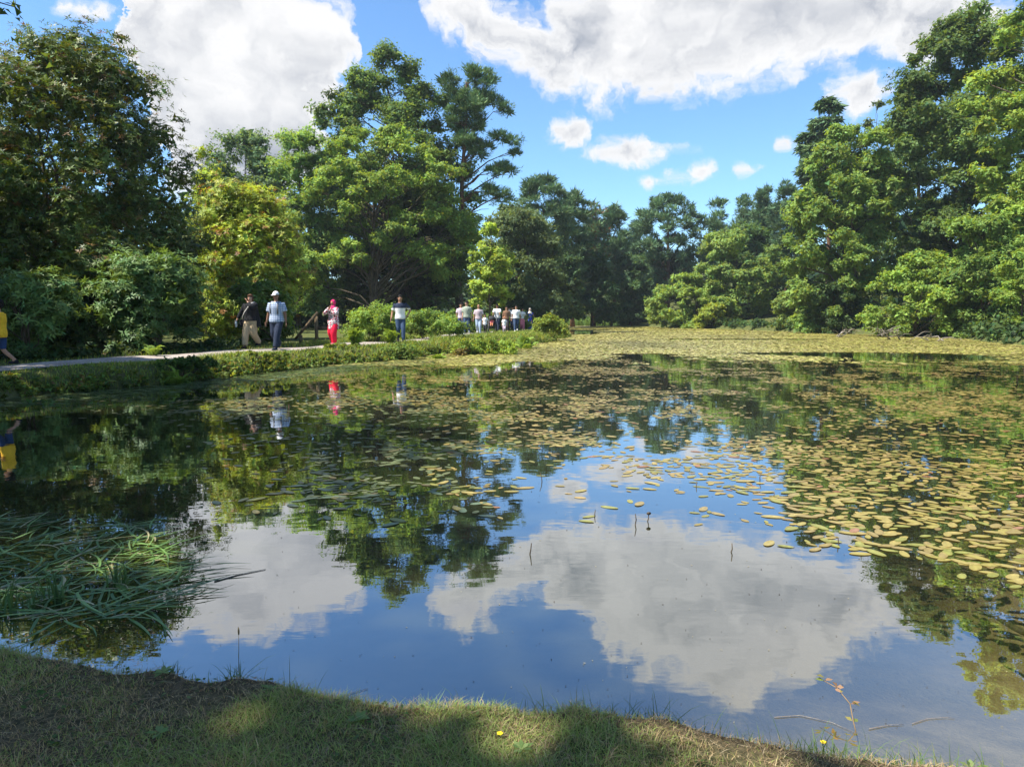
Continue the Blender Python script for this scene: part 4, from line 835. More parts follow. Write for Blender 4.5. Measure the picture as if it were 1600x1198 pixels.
def man_extra(root, arm, leg, HP, s):
    for sx in (-1, 1): MB().tube([(sx*.115, -.145, 1.10), (sx*.12, -.162, 1.25), (sx*.12, -.14, 1.38), (sx*.115, -.03, 1.475), (sx*.115, .10, 1.42)], .024, 8, .009, updir=(1, 0, 0)).build('backpack_strap', MATS['grey'], root)
    mb = MB(); mb.ell((0, .21, 1.22), (.15, .085, .21), 14, 8); mb.build('backpack', MATS['dark'], root)
person('man in white cap and blue checked shirt with dark jeans', 434, 550, 21.8, 1.80, -10, P_(walk(1, .27), rw=(-.30, -.05, .86), lw=(.31, -.02, .86)), dict(mat='check_shirt', sleeve=.85, hem=.84, loose=.03), dict(mat='navy', len=.97, w=1.2), ('cap', 'white'), 'skin_brown', 'navy', 1.12, tilt=8, extras=man_extra, group=G, voxel=.018)
person('woman in pink headscarf, floral tunic and red trousers', 522, 541, 25.6, 1.62, -20, P_(walk(1, .10, .02), rw=(-.06, -.22, 1.42), lw=(.04, -.20, 1.36), re=(-.7, -.1, -.8), le=(.7, -.1, -.8)), dict(mat='floral', sleeve=1.85, hem=.62, loose=.03, flare=.1, name='tunic'), dict(mat='red', len=1.0, w=1.5), ('scarf', 'pink'), 'skin_tan', 'rose', 1.08, turn=-12, group=G, voxel=.018)
person('young man in navy and white T-shirt with one hand on his hip', 626, 533, 27.2, 1.86, 14, P_(walk(1, .2), rw=(-.33, -.06, .90), lw=(.25, -.03, 1.0), le=(1, .5, 0)), dict(mat='two_tone', sleeve=.8, hem=.88, loose=.015), dict(mat='denim', len=.97), ('short', 'hair_black'), 'skin_tan', 'grey', 1.0, turn=-6, group=G, voxel=.02)
person('man in lilac shirt half hidden behind the man in sage green', 720.5, 522, 40.0, 1.76, 10, P_(walk(1, .2), rw=(-.29, -.05, .86), lw=(.27, -.1, .88)), dict(mat='lilac', sleeve=.8, loose=.02), dict(mat='denim', len=.97), ('short', 'hair_black'), 'skin_tan', group=G)
person('tall man in sage green T-shirt and jeans turning his head left', 729.5, 523, 39.2, 1.86, -8, P_(walk(-1, .22), rw=(-.22, -.12, .84), lw=(.27, 0, .86)), dict(mat='sage', sleeve=.85, loose=.025), dict(mat='denim', len=.97), ('short', 'hair_black'), 'skin_light', 'white', turn=-55, group=G)
person('balding man in mauve-grey polo shirt and pale jeans', 748, 520, 42.5, 1.78, 0, P_(walk(1, .16), rw=(-.30, -.03, .86), lw=(.26, -.12, .87)), dict(mat='mauve', sleeve=.9, loose=.025), dict(mat='jeans_light', len=.97), ('none', None), 'skin_tan', 'white', 1.08, tilt=15, group=G)
person('girl in white T-shirt walking left of the pushchair', 758, 521, 43.0, 1.16, 0, P_(walk(1, .12), **HANG), dict(mat='white', sleeve=.8, hem=.74, loose=.03), dict(mat='dark', len=.9), ('long', 'hair_black'), 'skin_tan', child=True, group=G)
person('man in white polo shirt pushing a pushchair', 777, 519, 45.0, 1.80, -6, P_(walk(1, .25), rw=(-.22, -.42, 1.05), lw=(.18, -.44, 1.04)), dict(mat='white', sleeve=.9, loose=.02), dict(mat='navy', len=.97), ('short', 'hair_black'), 'skin_brown', 'dark', 1.06, tilt=14, group=G)
person('toddler in white top walking in front of the woman in brown', 788, 522, 42.6, .98, 0, P_(walk(-1, .1), **HANG), dict(mat='white', sleeve=.9, hem=.80, loose=.03), dict(mat='lilac', len=.95), ('short', 'orange'), 'skin_light', 'rose', child=True, group=G)
person('woman in brown belted top and dark trousers', 791.5, 518, 46.6, 1.68, 0, P_(walk(1, .14), rw=(-.26, -.05, .88), lw=(.30, -.08, .86)), dict(mat='stripe_top', sleeve=1.2, hem=.84, loose=.02), dict(mat='dark', len=.97, w=1.1), ('long', 'hair_black'), 'skin_tan', 'rose', group=G)
person('person in white with raised arm behind the man in white T-shirt', 801, 517, 49.2, 1.68, 0, P_(walk(1, .14), rw=(-.12, -.16, 1.62), lw=(.27, -.02, .86), re=(-1, -.1, -.3)), dict(mat='white', sleeve=.7), dict(mat='navy', len=.97), ('short', 'hair_black'), 'skin_tan', group=G)
person('man in white T-shirt and blue jeans striding', 806.5, 517, 47.6, 1.78, 0, P_(walk(-1, .27), rw=(-.28, -.05, .87), lw=(.29, .05, .88)), dict(mat='white', sleeve=.85, loose=.03), dict(mat='denim', len=.97), ('short', 'hair_black'), 'skin_tan', 'white', 1.1, group=G)
person('woman in white blouse and pink trousers with long dark hair', 816, 516, 50.6, 1.64, 0, P_(walk(1, .12), rw=(-.22, -.1, .92), lw=(.29, -.02, .86)), dict(mat='white', sleeve=.9, hem=.92), dict(mat='rose', len=.97, w=1.4), ('long', 'hair_black'), 'skin_tan', group=G)
person('woman in long royal blue dress and pale headscarf', 828, 515, 52.4, 1.66, 0, P_(walk(1, .06, .0), rw=(-.1, -.2, 1.12), lw=(.36, -.05, .92), re=(-.8, .2, -.4)), dict(mat='royal', sleeve=.5, hem=.95), dict(kind='dress', mat='royal', hem=.1, flare=.09), ('scarf', 'scarf_pale'), 'skin_tan', group=G)
# held and pushed things
bp = w.matrix_basis.copy(); bp = Matrix.LocRotScale(w.location, w.rotation_euler, w.scale)
def world_of(l): return np.array(bp @ Vector(l))
q = world_of((-.52, -.05, .80)); bt = empty('water_bottle', (q[0], q[1], q[2]-.10), 0, 'clear plastic bottle in the right hand of the woman in black', 'bottle')
MB().tube([(0, 0, 0), (0, 0, .16), (0, 0, .19)], [.036, .036, .016], 10).build('bottle_body', MATS['clear'], bt); MB().tube([(0, 0, .188), (0, 0, .215)], .017, 8).build('cap', MATS['white'], bt)
q = world_of((-.25, -.10, .86)); bg = empty('shoulder_bag', (q[0], q[1], q[2]-.12), w.rotation_euler[2], 'small black bag on a pale strap across the woman in black', 'bag')
MB().ell((0, 0, .10), (.10, .06, .12), 14, 8).build('bag_body', MATS['black'], bg)
MB().tube([np.array(x)-np.array([-.25, -.10, .74]) for x in ((-.24, -.14, .95), (-.12, -.19, 1.15), (.02, -.195, 1.32), (.12, -.12, 1.46), (.13, .02, 1.49))], .014, 6, .006).build('strap', MATS['scarf_pale'], bg)
pc = at(769, 521, 43.9); pz = float(ground_z(pc[0], pc[1]))+.03; pu = empty('pushchair', (pc[0], pc[1], pz), math.radians(-6), 'dark pushchair with raised hood pushed by the man in white polo', 'pushchair')
mb = MB(); [mb.tube([(sx*.24, .52, 1.0), (sx*.24, .2, .62), (sx*.22, -.36, .16)], .016, 6) for sx in (-1, 1)]; [mb.tube([(sx*.24, .3, .16), (sx*.23, .0, .52)], .014, 6) for sx in (-1, 1)]; mb.tube([(-.24, .52, 1.0), (.24, .52, 1.0)], .02, 6); mb.build('frame', MATS['grey'], pu)
mb = MB(); mb.box((0, -.05, .46), (.19, .2, .04)); mb.box((0, .17, .68), (.19, .04, .24)); mb.build('seat', MATS['dark'], pu, False)
mb = MB(); mb.ell((0, .06, .82), (.22, .27, .24), 14, 6, None, zmin=.0); mb.build('hood', MATS['dark'], pu)
for sx in (-1, 1):
    for y_, r_ in ((.3, .13), (-.36, .10)):
        wl = MB().tube([(sx*.25-.02, y_, r_), (sx*.25+.02, y_, r_)], r_, 16).build('wheel', MATS['black'], pu); MB().tube([(sx*.25-.026, y_, r_), (sx*.25+.026, y_, r_)], r_*.55, 10).build('hub', MATS['grey'], wl)
ch = person('small child sitting in the pushchair', 769, 521, 43.9, .9, -6, dict(sit=.36, la=(.11, -.66, .32), ra=(-.11, -.66, .32), lw=(.16, -.3, .62), rw=(-.16, -.3, .62)), dict(mat='rose', sleeve=1.6, hem=.86), dict(mat='orange', len=.9), ('short', 'hair_black'), 'skin_tan', child=True, basez=pz+.26)
# grow each body and garment into one continuous skin
for o, vx, fg in BAKE:
    r_ = o.modifiers.new('r', 'REMESH'); r_.mode = 'VOXEL'; r_.voxel_size = vx; r_.use_smooth_shade = True
    s_ = o.modifiers.new('s', 'SMOOTH'); s_.factor = .5; s_.iterations = 2
dg = bpy.context.evaluated_depsgraph_get()
for o, vx, fg in BAKE:
    me = bpy.data.meshes.new_from_object(o.evaluated_get(dg)); o.modifiers.clear(); old = o.data; mat_ = old.materials[0]
    if fg is not None:
        bm = bmesh.new(); bm.from_mesh(me); bm.from_mesh(fg.mesh('f')); bm.to_mesh(me); bm.free()
    me.materials.clear(); me.materials.append(mat_); me.polygons.foreach_set('use_smooth', np.ones(len(me.polygons), bool)); o.data = me; bpy.data.meshes.remove(old)

# ------------------------------------------------------------------ floating leaves
def proj(P):
    c, s_ = math.cos(PITCH), math.sin(PITCH); dz = P[:, 2]-CAM_H; dep = P[:, 1]*c-dz*s_; up = P[:, 1]*s_+dz*c
    return 800+FPX*P[:, 0]/dep, 599-FPX*up/dep, dep
def band(v, a, b, s): return sstep(a-s, a+s, v)*(1-sstep(b-s, b+s, v))
def blob(x, y, cx, cy, rx, ry): return np.exp(-((x-cx)/rx)**2-((y-cy)/ry)**2)
# cover in metres on the pond
def zone(x, y): return y-np.interp(x, [-6, -4.2, -2.6, -.3, 2.3, 5.2, 9, 13, 19], [21.5, 22.0, 22.5, 22.2, 24.6, 26.0, 25.6, 25.0, 24.0])
def pad_density(x, y):
    px, py, _ = proj(np.column_stack([x, y, np.zeros(len(x))]))
    cl = vnoise(x, y, 2.1)*.6+vnoise(x+30, y, .75)*.55; fine = vnoise(x, y+9, 5.0)*.4
    patch = sstep(.12, .75, cl+fine)
    mid = band(py, 566, 700, 8)*sstep(560, 800, px)*(.05+.95*patch)*.5
    rgt = sstep(1180, 1330, px-.25*(780-py))*band(py, 610, 850+.16*np.clip(px-1250, 0, 400), 16)*(.16+1.0*patch)
    cen = (blob(px, py, 1060, 748, 190, 34)+.9*blob(px, py, 920, 705, 130, 18)+.45*blob(px, py, 1010, 800, 100, 16)+.8*blob(px, py, 1180, 700, 120, 30))*(.12+.9*patch)*.75
    lft = 2.2*(.75*blob(px, py, 650, 768, 150, 28)+.55*blob(px, py, 690, 700, 150, 34)+.4*blob(px, py, 470, 690, 150, 45)+.55*blob(px, py, 440, 640, 230, 14)+.5*blob(px, py, 760, 655, 200, 25)+.14*blob(px, py, 590, 812, 80, 12)+.3*blob(px, py, 580, 595, 140, 12))*(.1+1.0*patch)
    return np.clip(mid+rgt+cen+lft, 0, 1)*np.where(zone(x, y) > 2.5, 0, 1)
rng = np.random.default_rng(201)
def sample_pads(n, x0, x1, y0, y1):
    y = np.sqrt(rng.uniform(y0*y0, y1*y1, n)) if y0 > 0 else rng.uniform(y0, y1, n); x = rng.uniform(x0, x1, n)*y/y1*1.0 if False else rng.uniform(x0, x1, n); return x, rng.uniform(y0, y1, n)
def shape_pads(P, L, W, yaw, tilt, z):
    """six-sided oval leaves, slightly cupped"""
    n = len(P); ang = np.arange(8)*math.pi/4; V = []
    ca, sa = np.cos(yaw), np.sin(yaw)
    for a in ang:
        lx = np.cos(a)*L/2*(1.06 if a == 0 else 1); ly = np.sin(a)*W/2; V.append(np.column_stack([P[:, 0]+lx*ca-ly*sa, P[:, 1]+lx*sa+ly*ca, z+np.cos(a)*tilt[:, 0]*L/2+np.sin(a)*tilt[:, 1]*W/2]))
    V = np.stack(V, 1); V[:, :, 2] = np.maximum(V[:, :, 2], .002); return V
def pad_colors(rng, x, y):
    n = len(x); px, py, _ = proj(np.column_stack([x, y, 0*x])); g = sstep(860, 620, px)*sstep(590, 660, py)  # g: where leaves at the left get shade painted into their colour
    warm = pick(rng, n, [(.25, .225, .075), (.28, .24, .085), (.21, .225, .065), (.275, .225, .10), (.26, .14, .08)], [.34, .22, .25, .17, .02], .18); shade_tone = pick(rng, n, [(.105, .145, .075), (.13, .165, .09), (.17, .16, .09)], [.55, .35, .1], .15)
    return np.where((rng.random(n) < g)[:, None], shade_tone, warm)*np.array([.98, .85, .66])
N = 330000; x = rng.uniform(-9, 22, N); y = 3.4+rng.random(N)**.8*22.5
px, py, _ = proj(np.column_stack([x, y, 0*x])); k = (px > -60) & (px < 1680) & (pond_sd(x, y) < -.12); x, y = x[k], y[k]
d = pad_density(x, y)*.62; k = rng.random(len(x)) < d; x, y = x[k], y[k]
# thin out overlaps by a coarse grid
cell = {}; keep = []
for i, (a, b_) in enumerate(zip(x, y)):
    q = (int(a/.064), int(b_/.064))
    if q in cell: continue
    cell[q] = 1; keep.append(i)
x, y = x[keep], y[keep]; n = len(x); L = rng.uniform(.066, .135, n)*(1+.25*(rng.random(n) < .12)); W = L*rng.uniform(.38, .55, n); yaw = rng.normal(.15, .9, n)
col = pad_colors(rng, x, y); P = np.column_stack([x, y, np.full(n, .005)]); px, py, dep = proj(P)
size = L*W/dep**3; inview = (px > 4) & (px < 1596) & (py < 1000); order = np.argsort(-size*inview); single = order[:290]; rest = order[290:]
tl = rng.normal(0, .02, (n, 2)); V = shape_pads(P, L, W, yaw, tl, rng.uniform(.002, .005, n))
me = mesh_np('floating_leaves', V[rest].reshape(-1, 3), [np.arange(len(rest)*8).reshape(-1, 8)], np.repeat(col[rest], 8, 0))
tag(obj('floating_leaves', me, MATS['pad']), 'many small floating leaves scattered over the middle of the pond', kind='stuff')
tones = {'shade_tone': [], 'warm': [], 'red': []}  # the grey-green set has shade painted in, the other two do not
for key, cs in (('shade_tone', [(.11, .15, .08), (.135, .17, .095)]), ('warm', [(.245, .205, .055), (.265, .215, .068), (.20, .20, .05), (.215, .165, .06)]), ('red', [(.25, .135, .08)])):
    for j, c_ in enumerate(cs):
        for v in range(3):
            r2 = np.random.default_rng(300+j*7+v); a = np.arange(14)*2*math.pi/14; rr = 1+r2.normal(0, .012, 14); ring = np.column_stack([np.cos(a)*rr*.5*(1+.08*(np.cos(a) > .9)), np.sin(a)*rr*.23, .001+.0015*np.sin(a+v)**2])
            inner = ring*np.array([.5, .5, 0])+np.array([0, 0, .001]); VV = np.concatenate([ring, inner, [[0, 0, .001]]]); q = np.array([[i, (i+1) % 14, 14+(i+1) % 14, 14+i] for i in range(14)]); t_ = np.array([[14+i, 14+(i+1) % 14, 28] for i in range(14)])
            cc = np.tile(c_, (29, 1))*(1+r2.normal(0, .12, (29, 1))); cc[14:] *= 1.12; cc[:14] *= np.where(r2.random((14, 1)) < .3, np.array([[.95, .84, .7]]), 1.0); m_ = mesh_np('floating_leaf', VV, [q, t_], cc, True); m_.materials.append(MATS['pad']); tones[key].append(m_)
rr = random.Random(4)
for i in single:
    ppx, ppy = px[i], py[i]; red = col[i][0] > col[i][1]*1.6; shade_tone = col[i][1] > col[i][0]*1.15
    key = 'red' if red else ('shade_tone' if shade_tone else 'warm'); o = bpy.data.objects.new('floating_leaf', rr.choice(tones[key])); link(o)
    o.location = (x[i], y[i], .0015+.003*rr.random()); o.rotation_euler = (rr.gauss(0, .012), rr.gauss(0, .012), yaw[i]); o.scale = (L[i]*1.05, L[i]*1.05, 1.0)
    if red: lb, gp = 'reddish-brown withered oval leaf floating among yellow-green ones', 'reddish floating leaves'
    elif shade_tone: lb, gp = 'oval leaf with shade painted in as grey-green, floating on the left half of the pond', 'floating leaves in shade-painted grey-green'
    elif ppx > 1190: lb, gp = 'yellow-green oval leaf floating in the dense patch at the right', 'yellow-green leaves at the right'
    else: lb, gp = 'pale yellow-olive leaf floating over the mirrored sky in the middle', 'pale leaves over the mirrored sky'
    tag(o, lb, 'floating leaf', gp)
# dense mat of leaves over the far half of the pond
N = 165000; x = rng.uniform(-6, 34, N); y = 21.5+(rng.random(N)**1.25)*36; z_ = zone(x, y); ppx, ppy, _ = proj(np.column_stack([x, y, 0*x]))
k = (pond_sd(x, y) < -.1) & (ppx < 1680) & (rng.random(N) < sstep(-2.0, 2.6, z_+vnoise(x, y, .7)*1.6+vnoise(x, y, 2.5)*1.2)*sstep(-1.5, -.7, vnoise(x*.45, y*1.3, .55)))
x, y = x[k], y[k]
N = 60000; x2 = rng.uniform(4, 31, N); y2 = rng.uniform(50, 110, N); k = (pond_sd(x2, y2) < -.2) & ~((x2 < 9+(y2-50)*.02) & (y2 < 74) & (y2 > 52) & (vnoise(x2, y2, .8) > -.3) & (x2 < 4.6+.05*y2)); x2, y2 = x2[k], y2[k]
x, y = np.concatenate([x, x2]), np.concatenate([y, y2]); n = len(x); sz = np.clip(y/36, 1, 2.0)*1.12
L = rng.uniform(.13, .22, n)*sz; P = np.column_stack([x, y, np.full(n, .006)])
col = pick(rng, n, [(.33, .30, .075), (.37, .32, .10), (.28, .30, .065), (.35, .285, .125)], [.4, .25, .2, .15], .2)*(1+.16*vnoise(x, y, .5))[:, None]
V = shape_pads(P, L, L*rng.uniform(.5, .7, n), rng.uniform(0, 6.28, n), rng.normal(0, .055, (n, 2)), rng.uniform(.004, .018, n))
V = V[:, [0, 2, 4, 6]]
tag(obj('leaf_mat', mesh_np('leaf_mat', V.reshape(-1, 3), [np.arange(n*4).reshape(-1, 4)], np.repeat(col, 4, 0)), MATS['pad']), 'dense yellowish mat of floating leaves over the far half of the pond', kind='stuff')

# ------------------------------------------------------------------ stems and weed standing in the near water
def stem(label, px, py, h, lean, seed, leafy=False):
    rng = np.random.default_rng(seed); p = on(px, py, 0); r = bpy.data.objects.new('dead_reed', None); mb = MB(); e_ = np.array([lean*h, rng.normal(0, .15)*h, h])
    mb.tube(limb_pts((0, 0, -.06), e_, rng, .02, 4), [.005, .005, .004, .003], 5)
    if leafy: mb.ell(e_*.85, (.018, .012, .012), 8, 5)
    o = mb.build('dead_reed', MATS['bark']); o.location = (p[0], p[1], 0); bpy.data.objects.remove(r)
    tag(o, label, 'water stalk', 'dead stalks in the water')
for a in (('leaning dark stem alone on the mirrored cloud', 824, 866, .075, .35, 1), ('upright dark stem among sparse leaves below the mirrored sky', 992, 820, .085, .02, 2), ('dark stem bearing a brown shrivelled bud', 1013, 815, .07, .1, 3, True), ('short dark stem left of the upright pair', 931, 806, .05, -.1, 4),
          ('thin upright stem at the lower edge of the right leaf patch', 1142, 862, .06, .05, 5), ('short stem standing left of the right leaf patch', 1310, 852, .05, 0, 6), ('brown stem tip in the middle leaf cluster', 1087, 760, .05, .2, 7), ('slim stem in the leaves under the mirrored small cloud', 1188, 750, .08, .0, 8), ('crooked twig above the middle leaf cluster', 848, 752, .09, -.3, 9), ('short stem at the right of the middle leaf cluster', 1208, 776, .04, .2, 10)): stem(*a)
def ribbons(n, P, L, W, yaw, arch, col, rng, seg=6, bend=.3):
    """strap leaves lying on the water or arching above it"""
    t = np.linspace(0, 1, seg+1); V = []; b_ = rng.normal(0, bend, n)
    for tt in t:
        a = yaw+b_*tt; c = P+np.column_stack([np.cos(a)*L*tt, np.sin(a)*L*tt, np.maximum(arch*np.sin(tt*math.pi*.85)*1.0, 0)+.004]); w = W*(1-.85*tt**3)*(.55+.45*min(1, tt*4)); s_ = np.column_stack([-np.sin(a), np.cos(a), rng.normal(0, .12, n)])*w[:, None]
        V += [c-s_, c+s_]
    V = np.stack(V, 1).reshape(-1, 3); m = 2*(seg+1); b0 = (np.arange(n)*m)[:, None]; Q = np.concatenate([b0+np.array([2*k, 2*k+1, 2*k+3, 2*k+2]) for k in range(seg)]); return V, [Q], np.repeat(col, m, 0)
rng = np.random.default_rng(210); n = 560
ppx = rng.uniform(-140, 285, n); ppy = 812+rng.random(n)*165; k = ((ppx-70)**2/235**2+(ppy-897)**2/88**2 < 1.05); ppx, ppy = ppx[k], ppy[k]; n = len(ppx)
P = np.array([on(a, b_, 0) for a, b_ in zip(ppx, ppy)]); P[:, 2] = rng.uniform(0, .03, n)
V, F, c = ribbons(n, P, rng.uniform(.14, .46, n), rng.uniform(.0045, .0095, n), rng.normal(.35, 1.0, n)+(rng.random(n) < .25)*1.8, rng.uniform(0, .010, n)*(rng.random(n) < .5), pick(rng, n, [(.12, .22, .05), (.17, .27, .075), (.33, .30, .15), (.08, .16, .04)], [.4, .28, .16, .16], .2), rng)
tag(obj('strap_weed', mesh_np('strap_weed', V, F, c), MATS['strap']), 'tangle of long strap leaves floating on the water at the lower left', kind='stuff')
for i, (lb, a, b_, h, k) in enumerate((('upright tuft of blade leaves in the left part of the floating weed', 80, 940, .24, 26), ('taller upright tuft of blade leaves near the middle of the floating weed', 180, 915, .24, 24), ('tuft of blade leaves at the left edge of the picture', 15, 955, .22, 30))):
    p = on(a, b_, 0); V, F, c = blades(rng.normal(0, .05, (k, 3))*np.array([1, .7, 0]), rng.uniform(.5, 1.1, k)*h*.75, .006, rng.normal(0, .22, (k, 2)), pick(rng, k, [(.065, .13, .045), (.10, .16, .06)], [.6, .4], .15), rng, 5); o = obj('weed_tuft', mesh_np('weed_tuft', V, F, c), MATS['blade']); o.location = p; tag(o, lb, 'water plant', 'upright weed tufts')
# grassy weed trailing on the water along the left bank
n = 1500; sh2 = SHORE[(SHORE[:, 0] < -3.5) & (SHORE[:, 1] > 12) & (SHORE[:, 1] < 25)]; i = rng.integers(0, len(sh2), n); P = np.column_stack([sh2[i]+np.column_stack([np.abs(rng.normal(.35, 1.0, n)), -np.abs(rng.normal(.3, .8, n))]), np.full(n, .004)]); P = P[pond_sd(P[:, 0], P[:, 1]) < -.05]; n = len(P)
V, F, c = ribbons(n, P, rng.uniform(.25, .6, n), rng.uniform(.007, .014, n), rng.normal(.2, .5, n), rng.uniform(0, .02, n), pick(rng, n, [(.085, .13, .04), (.14, .17, .05), (.10, .14, .07)], [.5, .3, .2], .2), rng, 4)
tag(obj('trailing_weed', mesh_np('trailing_weed', V, F, c), MATS['pad']), 'fine green weed trailing on the water along the left bank', kind='stuff')

# ------------------------------------------------------------------ near bank
rng = np.random.default_rng(220)
def bank_points(n, inner=1.1, pw=1.0):
    x = rng.uniform(-3.3, 2.2, n); y = rng.uniform(1.55, 3.6, n); s_ = pond_sd(x, y); k = (s_ > 0.0) & (s_ < inner); x, y, s_ = x[k], y[k], s_[k]; P = np.column_stack([x, y, ground_z(x, y, s_)-.003]); a, b_, _ = proj(P); k = (a > -60) & (a < 1660) & (b_ < 1260); return P[k], s_[k]
P, s_ = bank_points(330000); green = sstep(-.5, .6, vnoise(P[:, 0], P[:, 1], 5)*.8+vnoise(P[:, 0]+5, P[:, 1], 1.6)*.6+.7-1.6*sstep(-.1, 1.0, P[:, 0]))
k = rng.random(len(P)) < .3+.5*green; P, s_, green = P[k], s_[k], green[k]; n = len(P)
cg = pick(rng, n, [(.25, .34, .085), (.31, .38, .11), (.19, .28, .065)], [.45, .35, .2], .22); cb = pick(rng, n, [(.42, .31, .165), (.31, .215, .12), (.48, .38, .22), (.27, .29, .085)], [.35, .3, .15, .2], .2)
col = np.where((rng.random(n) < green*.66)[:, None], cg, cb)
V, F, c = blades(P, rng.uniform(.012, .036, n)*(.65+.6*green)*(1+.5*np.clip(vnoise(P[:, 0], P[:, 1], 11), -.6, 1.2)), rng.uniform(.0008, .0017, n), rng.normal(0, .9, (n, 2)), col, rng, 2)
tag(obj('lawn_grass', mesh_np('lawn_grass', V, F, c), MATS['blade']), 'short worn grass and moss on the near bank', kind='stuff')
P, s_ = bank_points(15000); n = len(P); P[:, 2] += rng.uniform(.002, .014, n)
V, F, c = ribbons(n, P, rng.uniform(.02, .075, n), rng.uniform(.0004, .0009, n), rng.uniform(0, 6.28, n), rng.uniform(0, .008, n), pick(rng, n, [(.30, .23, .13), (.20, .14, .08), (.38, .31, .19)], [.5, .3, .2], .2), rng, 3)
tag(obj('dry_thatch', mesh_np('dry_thatch', V, F, c), MATS['straw']), 'dry straw-coloured grass lying in the turf of the near bank', kind='stuff')
P, s_ = bank_points(5200); n = len(P); gsel = vnoise(P[:, 0], P[:, 1], 4) > .1; P = P[gsel]; n = len(P); P[:, 2] += .014
V, F, c = leaves(P, np.array([0, 0, 1.0])+rng.normal(0, .35, (n, 3)), rng.normal(size=(n, 3))*np.array([1, 1, .25]), rng.uniform(.012, .028, n), rng.uniform(.004, .008, n), pick(rng, n, [(.07, .13, .035), (.11, .16, .06), (.18, .11, .06)], [.6, .3, .1], .2))
tag(obj('clover', mesh_np('clover', V, [F], c), MATS['leaf']), 'small clover and herb leaves in the turf of the near bank', kind='stuff')
# longer grass at the lip
x = rng.uniform(-3, 2.1, 60000); y = rng.uniform(1.7, 3.5, 60000); s_ = pond_sd(x, y); k = (s_ > -.03) & (s_ < .07); x, y, s_ = x[k], y[k], s_[k]; P = np.column_stack([x, y, np.maximum(ground_z(x, y, s_), .01)]); a, b_, _ = proj(P)
w_ = .16+.55*band(a, 830, 1060, 40)+.75*band(a, 1230, 1480, 40)+.35*band(a, 700, 830, 20)+.3*band(a, 1060, 1700, 40); k = rng.random(len(P)) < w_*.75; P, a = P[k], a[k]; n = len(P)
V, F, c = blades(P, rng.uniform(.02, .07, n)*(1+.9*(rng.random(n) < .12)), rng.uniform(.0009, .0018, n), rng.normal(0, .5, (n, 2))+np.array([0, .25]), pick(rng, n, [(.085, .155, .03), (.13, .20, .04), (.17, .18, .06)], [.45, .35, .2], .2), rng, 3)
tag(obj('lip_grass', mesh_np('lip_grass', V, F, c), MATS['blade']), 'longer fresh grass fringing the lip of the near bank', kind='stuff')
def tuft(label, px, py, n, h, seed, spread=.03, w=.0022, cols=((.075, .14, .04), (.12, .18, .05))):
    rng = np.random.default_rng(seed); p = on(px, py, .1); gz = float(ground_z(p[0], p[1])); V, F, c = blades(rng.normal(0, spread, (n, 3))*np.array([1, .6, 0]), rng.uniform(.4, 1.05, n)*h, w, rng.normal(0, .55, (n, 2)), pick(rng, n, cols, [.55, .45], .15), rng, 5)
    o = obj('grass_tuft', mesh_np('grass_tuft', V, F, c), MATS['blade']); o.location = (p[0], p[1], max(gz, .03)); return tag(o, label, 'grass tuft', 'grass tufts on the near bank')
tuft('spiky grass tuft at the lip of the bank below the mirrored left cloud', 368, 1052, 34, .15, 1)
tuft('thin grass tuft at the lip right of the middle of the bank', 850, 1100, 30, .12, 2, .05)
tuft('wide soft grass tuft on the sunlit lip at the right', 1290, 1166, 60, .10, 3, .08)
tuft('small grass tuft at the lip left of the yellow flower', 265, 1045, 22, .07, 4)
tuft('soft grass tuft at the lip near the right corner', 1450, 1180, 40, .07, 5, .07)
tuft('grass tuft at the lip centre-right in the shade', 1000, 1112, 44, .11, 6, .06)
# plantain stalk in the left tuft
p = on(373, 1050, .1); o = MB().tube([(0, 0, 0), (.004, 0, .10), (.006, 0, .165)], [.0013, .0012, .001], 5).tube([(.006, 0, .16), (.006, 0, .175), (.006, 0, .19)], [.003, .0042, .002], 6).build('seed_stalk', MATS['straw_plain'] if 'straw_plain' in MATS else plain('straw_plain', (.16, .12, .06))); o.location = (p[0], p[1], .1); tag(o, 'slim brown seed stalk rising from the spiky grass tuft', 'seed stalk')
def flower(label, px, py, h):
    p = on(px, py, .1); gz = float(ground_z(p[0], p[1])); r = empty('yellow_flower', (p[0], p[1], max(gz, .02)), 0, label, 'flower', 'yellow flowers on the near bank'); MB().tube([(0, 0, 0), (.003, 0, h)], .0012, 5).build('stalk', plain('stalk', (.1, .16, .05)) if 'stalk' not in MATS else MATS['stalk'], r)
    mt = MATS.get('petal') or plain('petal', (.80, .56, .02), .6)
    for j in range(5):
        a = j*1.2566; MB().ell((.003+.0065*math.cos(a), .0065*math.sin(a), h+.001), (.0055, .0055, .002), 8, 4).build('petal', mt, r)
flower('yellow flower at the lip left of the middle of the bank', 512, 1073, .025); flower('yellow flower low in the turf below the middle of the bank', 780, 1158, .012); flower('yellow flower in the sunlit grass at the right', 1286, 1146, .05)
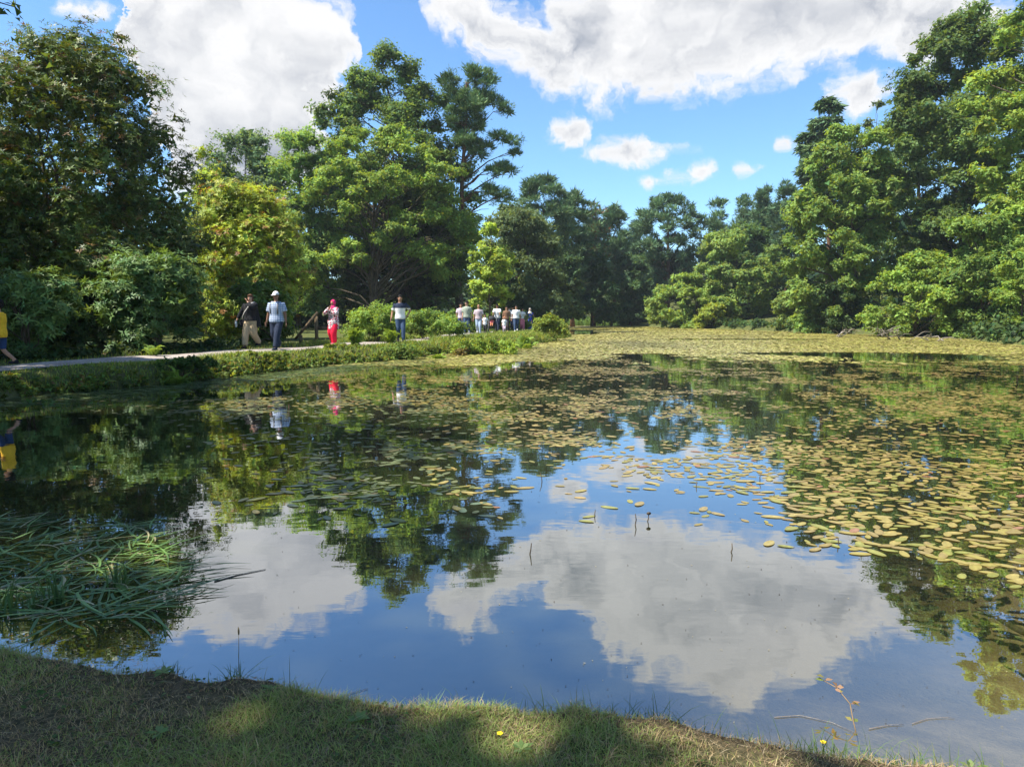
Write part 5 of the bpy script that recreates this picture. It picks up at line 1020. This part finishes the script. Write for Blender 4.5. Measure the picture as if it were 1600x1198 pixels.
# trailing plant with pale leaves standing in the shallow water at the right
p = on(1345, 1150, .0); r = empty('water_pepper', (p[0], p[1], .0), 0, 'trailing plant with pale yellow-pink leaves in the shallows at the right', 'plant'); rng = np.random.default_rng(31)
st = np.array([(0, 0, -.05), (-.005, .05, .03), (.0, .09, .075), (-.02, .16, .10), (-.05, .22, .10)]); MB().tube(st, [.0022, .002, .002, .0018, .0012], 5).build('stem', plain('red_stem', (.20, .13, .06)), r)
for j in range(13):
    q = st[rng.integers(1, 5)]+rng.normal(0, .006, 3); V, F, c = leaves(q[None], np.array([[0, -.3, 1.0]])+rng.normal(0, .3, (1, 3)), rng.normal(size=(1, 3))*np.array([1, 1, .3]), rng.uniform(.025, .042, 1), rng.uniform(.006, .009, 1), pick(rng, 1, [(.30, .27, .08), (.36, .22, .13), (.2, .25, .07)], [.4, .35, .25], .1)); obj('leaf', mesh_np('leaf', V, [F], c), MATS['leaf'], r)
def floating_twig(label, pts, rad, m='deadwood'):
    q = np.array([on(a, b_, .003) for a, b_ in pts]); o = q[0].copy(); ob = MB().tube(q-o, np.linspace(rad, rad*.5, len(q)), 5).build('floating_twig', MATS[m]); ob.location = o; tag(ob, label, 'twig', 'twigs in the shallows')
floating_twig('thin curved twig at the sunlit lip of the bank', [(1210, 1120), (1250, 1117), (1300, 1128), (1340, 1146)], .0015)
floating_twig('pale straw lying on the water at the lower right', [(1425, 1130), (1450, 1122), (1480, 1120), (1492, 1122)], .0014)
floating_twig('pale straw across the shallows at the right', [(1358, 1138), (1390, 1132), (1412, 1131)], .0016)
floating_twig('pale stalk lying across the turf at the left', [(430, 1110), (480, 1104), (540, 1085), (575, 1075)], .0016)
floating_twig('long thin reed floating off the tip of the strap weed', [(335, 908), (370, 898), (415, 889)], .004)
# sunken branch on the pond bed at the right
p0, p1 = on(1525, 950, -.18), on(1600, 988, -.18); MBb = MB().tube([p0-p0, (p1-p0)*.4+np.array([0, .02, .01]), (p1-p0)*.75, (p1-p0)*1.15], [.008, .013, .016, .018], 7).build('sunken_branch', MATS['bark']); MBb.location = p0; tag(MBb, 'dark sunken branch under the water at the right', 'branch')

# dark specks and seeds drifting on the near water
rng = np.random.default_rng(240); n = 420; q = np.array([on(a, b_, .003) for a, b_ in zip(rng.uniform(250, 1600, n), rng.uniform(700, 1150, n))]); q = q[pond_sd(q[:, 0], q[:, 1]) < -.1]; n = len(q)
V, F, c = leaves(q, np.tile([0, 0, 1.0], (n, 1)), rng.normal(size=(n, 3))*np.array([1, 1, 0]), rng.uniform(.006, .02, n)*np.clip(q[:, 1]/4, .6, 2), rng.uniform(.0015, .004, n)*np.clip(q[:, 1]/4, .6, 2), pick(rng, n, [(.04, .03, .02), (.25, .22, .12)], [.7, .3], .2), 0)
tag(obj('drifting_specks', mesh_np('drifting_specks', V, [F], c), MATS['straw']), 'tiny seeds and specks drifting on the near water', kind='stuff')

# broad-leaved weeds in the turf
def rosette_weed(label, px, py, k, L, seed):
    rng = np.random.default_rng(seed); p = on(px, py, .12); gz = float(ground_z(p[0], p[1])); r = empty('weed', (p[0], p[1], gz+.012), 0, label, 'weed', 'broad-leaved weeds in the turf')
    for j in range(k):
        a = j*6.283/k+rng.normal(0, .25); V, F, c = leaves(np.zeros((1, 3)), np.array([[0, 0, 1.0]]), np.array([[math.cos(a), math.sin(a), rng.uniform(.1, .5)]]), np.array([L*rng.uniform(.7, 1.15)]), np.array([L*.2]), pick(rng, 1, [(.16, .26, .08), (.22, .30, .11)], [.6, .4], .12), .08, .6); obj('leaf', mesh_np('leaf', V, [F], c), MATS['leaf'], r)
rosette_weed('pale broad-leaved weed in the turf at the left of the middle', 560, 1128, 7, .05, 1)
rosette_weed('small broad-leaved weed near the lip below the spiky tuft', 420, 1078, 6, .035, 2)
rosette_weed('leafy weed in the turf below the yellow flower', 815, 1172, 8, .045, 3)
rosette_weed('bright broad leaf weed at the bottom right corner of the bank', 1520, 1193, 5, .045, 4)
rosette_weed('grey-green weed in the turf near the bottom left', 250, 1150, 7, .045, 5)
rosette_weed('weed with upright leaves at the lip near the left weed bed', 255, 1056, 7, .05, 6)
# a little summer haze between the camera and the far trees
HAZE = 0.0003
if HAZE:
    hz = MB().box((0, 350, 15), (920, 1090, 17.5)).build('haze', None, None, False)
    m, T, out = new_mat('haze'); pv = T.node('ShaderNodeVolumePrincipled'); pv.inputs['Color'].default_value = (.80, .90, 1.0, 1); pv.inputs['Density'].default_value = HAZE; pv.inputs['Anisotropy'].default_value = .2
    T.l.new(pv.outputs[0], out.inputs['Volume']); hz.data.materials.append(m); tag(hz, 'thin pale summer haze over the pond', kind='stuff')
